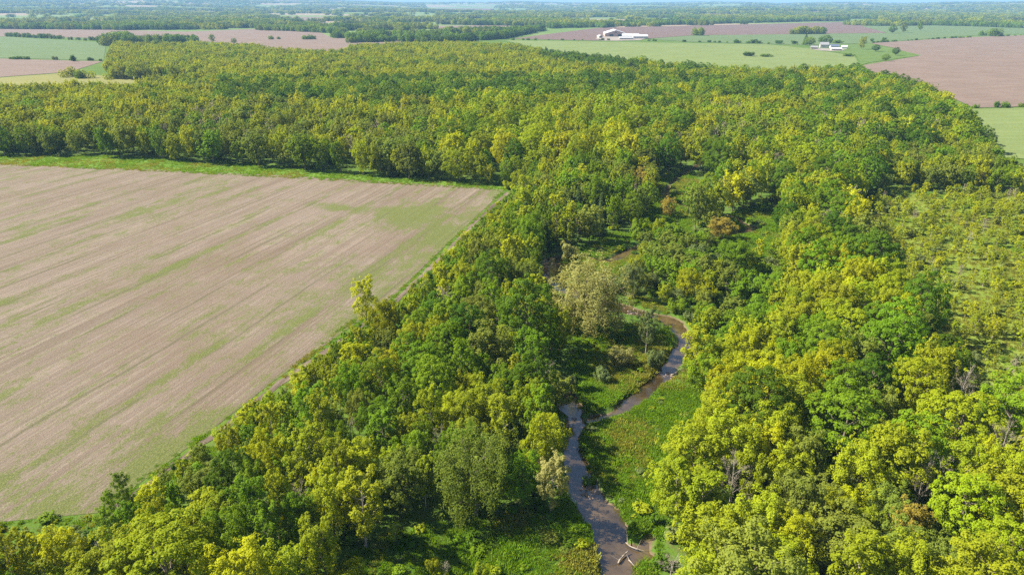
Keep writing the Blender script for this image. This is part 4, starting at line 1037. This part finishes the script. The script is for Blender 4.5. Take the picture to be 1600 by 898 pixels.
def grass(name, polys, dens, protos, label, s0=0.6, s1=1.6, keep=None, wt=None):
    PP = []
    for P in polys:
        x0, y0 = P.min(0); x1, y1 = P.max(0)
        n = int((x1 - x0) * (y1 - y0) * dens)
        X, Y = rng.uniform(x0, x1, n), rng.uniform(y0, y1, n)
        ok = inside(P, X, Y)
        X, Y = X[ok], Y[ok]
        nr = (Y < 330) & (X > -30)
        g = np.full(len(X), 99.0)
        if nr.any(): g[nr] = creek_gap(X[nr], Y[nr])
        ok = g > 0.75
        X, Y = X[ok], Y[ok]
        PP.append(np.column_stack([X, Y, ground_h(X, Y)]))
    P = np.vstack(PP); n = len(P)
    s = (s0 + (s1 - s0) * rng.random(n) ** 1.6) * (0.6 + 0.8 * vnoise(P[:, 0] / 4, P[:, 1] / 4, 3))
    dryv = vnoise(P[:, 0] / 9, P[:, 1] / 9, 8) + rng.random(n) * 0.5
    idx = rng.integers(0, 3, n) + 3 * (dryv > (wt or 1.05))
    scatter(name, protos, P, idx, np.column_stack([rng.normal(size=(n, 2)) * 0.1, rng.uniform(0, 6.28, n)]), np.column_stack([s, s, s * (0.7 + 0.6 * rng.random(n))]), label, 'grass')
TG, TD = tuft_objs('grass', 1), tuft_objs('drygr', 11)
grass('meadow_grass', MEADOWS + OPEN + [poly([(870, 800), (890, 600), (1090, 480), (1130, 560), (1110, 700), (1040, 820), (1010, 960), (940, 960)])], 5.0, TG + TD, 'lush green grass on the creek banks and clearings', 0.4, 1.6, wt=0.95)
grass('rough_grass', [SAPLING, NEARLEFT], 1.5, TG + TD, 'rough grass in the sapling meadow and near left corner', 0.4, 1.1, wt=0.55)
EDGE = np.vstack([TRACK + np.array([1.4, -0.3]), (TRACK + np.array([6.0, -1.0]))[::-1]])
VERGE = np.vstack([TRACK + np.array([-1.6, 0.4]) + np.column_stack([(fbm(TRACK[:, 1] / 4, TRACK[:, 1] * 0, 55, 2) - 0.5) * 3, np.zeros(len(TRACK))]), (TRACK + np.array([-0.1, 0]))[::-1]])
grass('verge_grass', [EDGE, VERGE, poly(HEAD)], 1.5, TG + TD, 'bright grass along the dirt track and field headland', 0.5, 1.1, wt=0.95)
TW = tuft_objs('drygr', 31, 0.22, 0.35) + tuft_objs('grass', 41, 0.2, 0.3)

# ------------------------------------------------------------------ far-off woods on the plain and hills
def clump(seed, fol):
    g = np.random.default_rng(seed)
    CV, CF, off = [], [], 0
    for k in range(9):
        cx, cy_, h = g.uniform(-11, 11), g.uniform(-8, 8), g.uniform(9, 14)
        D = fib(g, 16)
        C = np.column_stack([cx + D[:, 0] * 3.4, cy_ + D[:, 1] * 3.4, h * 0.52 + D[:, 2] * h * 0.38])
        V, F = leaves(g, C, np.full(len(C), 1.6), 8, 1.7, np.array([cx, cy_, h * .45]), 0.9)
        CV.append(V); CF.append(F + off); off += len(V)
    return bpy.data.objects.new('clump', mesh_np('clump', np.vstack(CV), np.vstack(CF), [FOL[fol]]))
CL = [clump(i, f) for i, f in enumerate(['mid', 'mid', 'dark', 'olive', 'ygreen', 'dark', 'grey', 'cedar'])]
FARFIELDS = [np.array([(v.co.x, v.co.y) for v in o.data.vertices]) for o in bpy.data.objects if o.get('kind') == 'structure' and o.name.split('.')[0] in ('tilled_field', 'hay_field', 'green_field', 'grass_field')]
def far_woods():
    n = 90000
    d = np.exp(rng.uniform(math.log(1250), math.log(12500), n)); u = rng.uniform(-0.82, 0.82, n)
    y = d / np.sqrt(1 + u * u); x = u * y
    m = fbm(x / 420, y / 260, 61, 3) + 0.03 * sstep(2500, 6000, d) + 0.05 * (vnoise(x / 60, y / 60, 2) - 0.5)
    ok = m > 0.555
    # hedgerows on a loose grid of parcels
    hx = np.abs(((x * 0.956 + y * 0.292) / 520) % 1 - 0.5); hy = np.abs(((-x * 0.292 + y * 0.956) / 330) % 1 - 0.5)
    ok |= ((hx < 0.012) | (hy < 0.02)) & (vnoise(x / 90, y / 90, 71) > 0.42)
    for P in FARFIELDS: ok &= ~inside(P, x, y)
    core = (np.abs(u) < 0.9) & (d < 1500) & (u > -0.35) & (u < 0.62)
    ok &= ~core
    x, y, d, m = x[ok], y[ok], d[ok], m[ok]
    s = 0.8 + 0.5 * rng.random(len(x)); w = s * np.interp(d, [1500, 5000, 12000], [0.8, 1.3, 2.0])
    P = np.column_stack([x, y, far_h(x, y) - 0.6])
    k = vnoise(x / 220, y / 160, 90) * 5 + rng.random(len(x)) * 3
    return P, np.clip(k, 0, 7.99).astype(int), np.column_stack([np.zeros((len(x), 2)), rng.uniform(0, 6.28, len(x))]), np.column_stack([w, w, s])
P, I, RO, S = far_woods()
scatter('distant_woods', CL, P, I, RO, S, 'bluish far-off woods and hedgerows fading to the horizon', 'woodland')
# belts of trees that bound the middle-distance fields: (px, py) foot line, depth m, leaf set
BELTS = [([(1012, 64.5), (1100, 66.5), (1262, 70.5)], 5, (2, 0)), ([(1365, 67.5), (1480, 60.5), (1640, 54.5)], 5, (0, 2)), ([(1525, 169.5), (1600, 168), (1700, 167)], 3, (0, 2)), ([(960, 63.5), (900, 63.5), (800, 63)], 5, (0, 2)), ([(1350, 41), (1400, 41), (1450, 40)], 120, (3, 4, 0)), ([(1455, 40), (1530, 42), (1700, 48)], 60, (0, 1, 5)), ([(400, 47.5), (470, 50), (530, 53)], 60, (0, 3, 1)), ([(510, 60), (600, 61), (680, 60)], 50, (0, 1, 5)),
         ([(640, 67), (720, 66), (780, 62), (830, 52)], 70, (2, 0, 5)), ([(700, 53), (800, 52), (850, 49)], 60, (2, 5, 0)), ([(0, 93), (80, 94), (165, 96)], 5, (6, 2)), ([(0, 57), (160, 65), (250, 62)], 12, (6, 2, 5)), ([(420, 62), (520, 62)], 10, (0, 2)),
         ([(100, 121), (160, 125), (260, 126)], 8, (0, 4)), ([(165, 68), (230, 69), (300, 68)], 40, (2, 0)), ([(860, 45), (900, 44), (935, 43)], 60, (0, 5)), ([(540, 68), (600, 66), (640, 66)], 30, (0, 2)), ([(560, 56), (640, 57), (700, 56)], 30, (1, 3, 0)), ([(940, 42), (1130, 37.5), (1330, 32.5)], 60, (0, 1, 5))]
BP, BI, BS = [], [], []
for line, dep, ks in BELTS:
    q = poly(line)
    for i in range(len(q) - 1):
        L = math.hypot(*(q[i + 1] - q[i]))
        for _ in range(int(max(3, L * max(dep, 10) / (150 if dep > 6 else 110)))):
            t = rnd.random()
            x, y = q[i] + (q[i + 1] - q[i]) * t + np.array([0, rnd.random() * dep])
            BP.append((x, y, -0.4)); BI.append(rnd.choice(ks)); s = rnd.uniform(0.6, 1.15) * (0.3 if dep < 6 else 0.62 if dep < 13 else 1); BS.append((s * 0.8, s * 0.8, s))
scatter('tree_belts', CL, BP, BI, [(0, 0, rnd.uniform(0, 6.28)) for _ in BP], BS, 'belts of trees between the middle-distance fields', 'tree belt')

# ------------------------------------------------------------------ lone trees and bushes by the far farm, each a thing
for px, py, h, w, kind, fol, lab in [
    (1258, 70, 17, 9, 'cedar', 'dark', 'dark spruce at the left end of the far farmstead'), (1265, 72, 13, 15, 'maple', 'mid', 'round green tree in front of the farmstead spruce'),
    (1289, 71.5, 15, 20, 'maple', 'dark', 'broad dark tree behind the farmhouse'), (1345, 77.5, 16, 9, 'ash', 'ygreen', 'tall yellowish tree right of the far farmstead'),
    (1368, 81, 9, 10, 'maple', 'dark', 'round dark bush tree right of the tall yellowish farm tree'), (1399, 87, 10, 9, 'maple', 'dark', 'round dark tree at the grassy tip beside the tilled field'),
    (1383, 96, 8, 9, 'maple', 'mid', 'round green bush tree below the grassy tip of the far farm'), (1325, 88.5, 4, 12, 'shrub', 'dark', 'low dark bush in the pasture below the far farmstead'),
    (1394, 52.5, 17, 16, 'maple', 'dark', 'dark clump tree in the far green field'), (1411, 51.5, 17, 12, 'ash', 'olive', 'olive tree in the far green field between two others'),
    (1437, 49, 20, 10, 'ash', 'mid', 'slim tall tree at the right of the far green field trio'), (1381, 64.5, 7, 9, 'shrub', 'dark', 'dark bush on the field line above the big tilled field'),
    (1362, 65.5, 6, 8, 'shrub', 'dark', 'smaller dark bush left along the line above the big tilled field'), (1217, 68.5, 6, 14, 'shrub', 'dark', 'wide dark bush on the hedge line left of the far farmstead'),
    (1240, 69, 6, 11, 'shrub', 'dark', 'dark bush just left of the far farmstead'), (1308, 68, 6, 16, 'shrub', 'mid', 'wide hedge bush behind the far farmstead'),
    (1150, 67.5, 6, 12, 'shrub', 'dark', 'dark bush on the hedge line right of the white barn'), (1178, 68, 7, 18, 'shrub', 'dark', 'broad dark hedge bush between the white barn and the farmstead'),
    (1170, 88, 6, 14, 'shrub', 'dark', 'lone dark bush in the middle of the pale hay field'), (1196, 89, 4, 16, 'shrub', 'mid', 'low bush right of the lone one in the pale hay field'),
    (1357, 168, 4, 5, 'shrub', 'dark', 'small dark bush on the line below the big tilled field'), (332, 67, 12, 8, 'ash', 'mid', 'lone tree at the edge of the far left tilled field'), (366, 69, 9, 9, 'maple', 'mid', 'lone round bush tree right of the first on the far left tilled field'),
    (115, 96, 7, 9, 'shrub', 'dark', 'dark bush on the hedge below the far left green field')]:
    x, y = at(px if px != 1357 else 1557, py)
    t = dict(x=x, y=y, h=h, w=w, kind=kind, fol=fol, label=lab, key=None)
    make_tree(t, group='lone trees and bushes on the far fields')

# ------------------------------------------------------------------ farm buildings
WHITE = flat('white_sheet_roof', (0.52, 0.52, 0.53), 0.45, 0.05, 0.4, 0.4)
WALLP = flat('pinkish_wall', (0.40, 0.28, 0.24), 0.8, 0.1, 0.5)
WALLW = flat('white_wall', (0.46, 0.44, 0.42), 0.7, 0.06, 0.5)
BLUER = flat('blue_grey_roof', (0.12, 0.15, 0.22), 0.5, 0.1, 0.6, 0.4)
GREYR = flat('grey_sheet_roof', (0.24, 0.24, 0.25), 0.5, 0.1, 0.6, 0.4)
DARKM = flat('dark_opening', (0.05, 0.05, 0.06), 0.6, 0.1, 1.0)
TAN = flat('tan_wall', (0.46, 0.38, 0.32), 0.8, 0.1, 0.6)
def box(x0, x1, y0, y1, z0, z1):
    return [(x0, y0, z0), (x1, y0, z0), (x1, y1, z0), (x0, y1, z0), (x0, y0, z1), (x1, y0, z1), (x1, y1, z1), (x0, y1, z1)], [(0, 3, 2, 1), (4, 5, 6, 7), (0, 1, 5, 4), (1, 2, 6, 5), (2, 3, 7, 6), (3, 0, 4, 7)]
def gable(name, px, py, W, L, H, rise, rz, wall, roof, label, cat, door=None, wins=(), group=None):
    """gable end faces -y before turning; W across the gable, L along the ridge"""
    x, y = at(px, py)
    r = empty(name, (x, y, 0.0), rz, label=label, category=cat)
    if group: r['group'] = group
    w, l = W / 2, L / 2
    V = [(-w, -l, -.3), (w, -l, -.3), (w, l, -.3), (-w, l, -.3), (-w, -l, H), (w, -l, H), (w, l, H), (-w, l, H), (0, -l, H + rise), (0, l, H + rise)]
    F = [(0, 1, 5, 8, 4), (2, 3, 7, 9, 6), (1, 2, 6, 5), (3, 0, 4, 7), (0, 3, 2, 1)]
    obj('wall', pydata('wall', V, F, [wall]), r)
    e, t = 0.5, 0.25; sl = rise / w
    V, F = [], []
    for s in (-1, 1):
        b = len(V)
        pts = [(s * 0.0, H + rise + 0.04), (s * (w + e), H - sl * e + 0.04)]
        for yy in (-l - e, l + e):
            for (a, z) in pts: V += [(a, yy, z), (a, yy, z + t)]
        o = [(0, 1, 3, 2), (4, 6, 7, 5), (1, 5, 7, 3), (0, 2, 6, 4), (2, 3, 7, 6), (0, 4, 5, 1)]
        F += [tuple(b + i for i in f) for f in o]
    obj('roof', pydata('roof', V, F, [roof]), r)
    if door:
        for dx, dw, dh in door:
            V, F = box(dx - dw / 2, dx + dw / 2, -l - 0.08, -l + 0.1, 0, dh); obj('door', pydata('door', V, F, [DARKM]), r)
    for (wx, wz, ww, wh) in wins:
        V, F = box(wx - ww / 2, wx + ww / 2, -l - 0.09, -l + 0.1, wz, wz + wh); obj('window', pydata('window', V, F, [DARKM]), r)
    return r
sheet('gravel_yard', [(930, 60.5), (946, 57), (985, 57.5), (1012, 60), (1000, 63.3), (962, 64.2), (938, 64)], 0.32, PAD)
gable('barn', 960, 56.5, 40, 70, 5.5, 6.0, R(-4), WALLP, WHITE, 'large white-roofed barn with pinkish gable end on the far tilled field', 'barn', [(-8, 7, 4.5), (8, 7, 4.5)], [(0, 7.0, 4, 1.5)])
gable('shed', 985, 59.5, 22, 30, 4, 3.0, R(80), WALLW, WHITE, 'white livestock shed touching the right of the large barn', 'shed', [(0, 6, 3)], (), 'white sheds beside the barn')
gable('shed', 1000, 60.5, 16, 26, 4, 2.4, R(84), WALLW, WHITE, 'outermost white shed, farthest right from the large barn', 'shed', [(0, 5, 3)], (), 'white sheds beside the barn')
gable('shed', 978, 62, 8, 24, 3, 1.4, R(88), WALLW, WHITE, 'long low white shed in front of the large barn', 'shed', [(0, 3, 2.4)], (), 'white sheds beside the barn')
gable('shed', 937, 59.5, 7, 9, 3, 1.8, R(20), TAN, WHITE, 'small tan outbuilding left of the large barn', 'shed', [(0, 3, 2.4)])
sheet('gravel_yard', [(1268, 77), (1280, 76), (1318, 77.5), (1320, 79.5), (1300, 80.5), (1275, 79)], 0.34, PAD)
gable('farmhouse', 1287, 75.2, 9, 11, 4.6, 3.0, R(75), WALLW, GREYR, 'white two-storey farmhouse below the broad dark tree', 'house', [(0, 1.4, 2.2)], [(-3, 1, 1.5, 1.5), (3, 1, 1.5, 1.5), (-3, 3.4, 1.5, 1.3), (3, 3.4, 1.5, 1.3)])
gable('shed', 1303, 76, 7, 11, 3.2, 1.9, R(85), WALLW, BLUER, 'blue-roofed shed right of the white farmhouse', 'shed', [(0, 4, 3)])
gable('shed', 1272, 77.3, 6, 9, 2.8, 1.6, R(70), TAN, GREYR, 'grey-roofed shed at the left end of the farmstead', 'shed', [(0, 3, 2.5)])
gable('shed', 1306, 79.2, 6, 13, 2.4, 1.3, R(80), TAN, WHITE, 'long white machinery shed in front of the farmstead', 'shed', [(0, 4, 2.4)])
gable('shed', 1319, 76.8, 5, 7, 3.0, 1.5, R(60), WALLW, WHITE, 'tiny white shed at the right end of the farmstead', 'shed', [(0, 2, 2.2)])
for i, (px, py, L) in enumerate([(1532, 29.5, 60), (1556, 29, 70), (1580, 29.5, 90)]):
    gable('greenhouse', px, py, 22, L, 5, 3, R(85), WALLW, WHITE, ['leftmost of three far white greenhouses near the right skyline', 'middle one of three far white greenhouses', 'rightmost of three far white greenhouses at the picture edge'][i], 'greenhouse', (), (), 'far white greenhouses')
gable('shed', 104, 44.5, 14, 26, 5, 3, R(80), WALLW, WHITE, 'small far white shed by the left tilled field', 'shed')

# ------------------------------------------------------------------ creek details
def log(px, py, L, r, rz, tilt, label, z=-0.75, knots=3):
    x, y = at(px, py)
    V, F = [], []
    g = np.random.default_rng(int(px))
    pts = [np.array([t * L, 0.12 * L * math.sin(t * 2.2 + px), 0.06 * math.sin(t * 7)]) for t in np.linspace(0, 1, 7)]
    rr = [r * (1.15 - 0.6 * t) for t in np.linspace(0, 1, 7)]
    root = empty('fallen_log', (x, y, z), rz, label=label, category='log', group='driftwood in the creek')
    root.rotation_euler = (0, -tilt, rz)
    tube(pts, rr, V, F, 7)
    F2 = [tuple(f) for f in F] + [tuple(range(6, -1, -1)), tuple(range(len(V) - 7, len(V)))]
    obj('stem', pydata('stem', V, F2, [DRIFT], True), root)
    for k in range(knots):
        V, F = [], []
        p0 = pts[1 + k * 2 if 1 + k * 2 < 7 else 5]; d = g.normal(size=3); d[2] = abs(d[2]) + 0.4; d /= np.linalg.norm(d)
        tube([p0, p0 + d * 0.5 * (0.6 + g.random()), p0 + d * (0.9 + g.random())], [r * .5, r * .35, r * .12], V, F, 5)
        obj('branch_stub', pydata('branch_stub', V, [tuple(f) for f in F], [DRIFT], True), root)
log(968, 872, 2.2, 0.11, R(50), 0.10, 'pale forked log lying in the near creek beside the grassy island')
log(1000, 850, 1.8, 0.09, R(150), 0.12, 'thin pale log at the head of the small side pool')
log(985, 866, 1.3, 0.07, R(-70), 0.05, 'short pale stick below the forked log')
log(1048, 578, 3.2, 0.14, R(10), 0.06, 'grey log across the creek below the brown bend')
def stones(px, py, rx, ry, n, seed, label):
    x, y = at(px, py); g = np.random.default_rng(seed)
    V, F = [], []
    for _ in range(n):
        cx, cy_ = x + g.normal() * rx, y + g.normal() * ry
        cz = float(ground_h(np.array([cx]), np.array([cy_]))[0]); s = 0.08 + 0.22 * g.random() ** 2
        D = np.array([(1, 0, 0), (-1, 0, 0), (0, 1, 0), (0, -1, 0), (0, 0, .7), (0, 0, -.7)]) * s * (0.7 + 0.6 * g.random((6, 1)))
        b = len(V); V += [tuple(q + np.array([cx, cy_, max(cz, -0.95) + s * 0.2])) for q in D]
        F += [(b + a, b + c_, b + e) for a, c_, e in ((0, 2, 4), (2, 1, 4), (1, 3, 4), (3, 0, 4), (2, 0, 5), (1, 2, 5), (3, 1, 5), (0, 3, 5))]
    o = obj('gravel', pydata('gravel', V, F, [SAND]), kind='stuff', label=label)
stones(1052, 577, 1.6, 0.8, 45, 1, 'pinkish stones on the creek bar below the bend')
stones(985, 482, 1.8, 0.8, 36, 2, 'pale stones beside the creek behind the willow')
stones(998, 762, 1.0, 1.0, 50, 3, 'pale stones and flood litter on the right bank')
stones(925, 762, 1.2, 0.6, 40, 4, 'brown gravel at the creek riffle')

# ------------------------------------------------------------------ haze: thin even air over the whole plain
HZ, nt, nd, lk, bs = mat('haze')
nd.remove(bs)
pv = nd.new('ShaderNodeVolumePrincipled')
pv.inputs['Color'].default_value = (0.34, 0.62, 1.0, 1)
pv.inputs['Density'].default_value = 0.58 / 6000
pv.inputs['Anisotropy'].default_value = 0.0
lk.new(pv.outputs[0], nd['Material Output'].inputs['Volume'])
V, F = box(-23500, 23500, -3500, 23500, -25, 185)
obj('haze', pydata('haze', V, F, [HZ]), kind='stuff', label='thin bluish summer haze over the plain')
print('script', round(time.time() - T0, 1), 'objects', len(bpy.data.objects), 'chosen', len(chosen), 'max label words', max(len(o['label'].split()) for o in bpy.data.objects if o.get('label')))
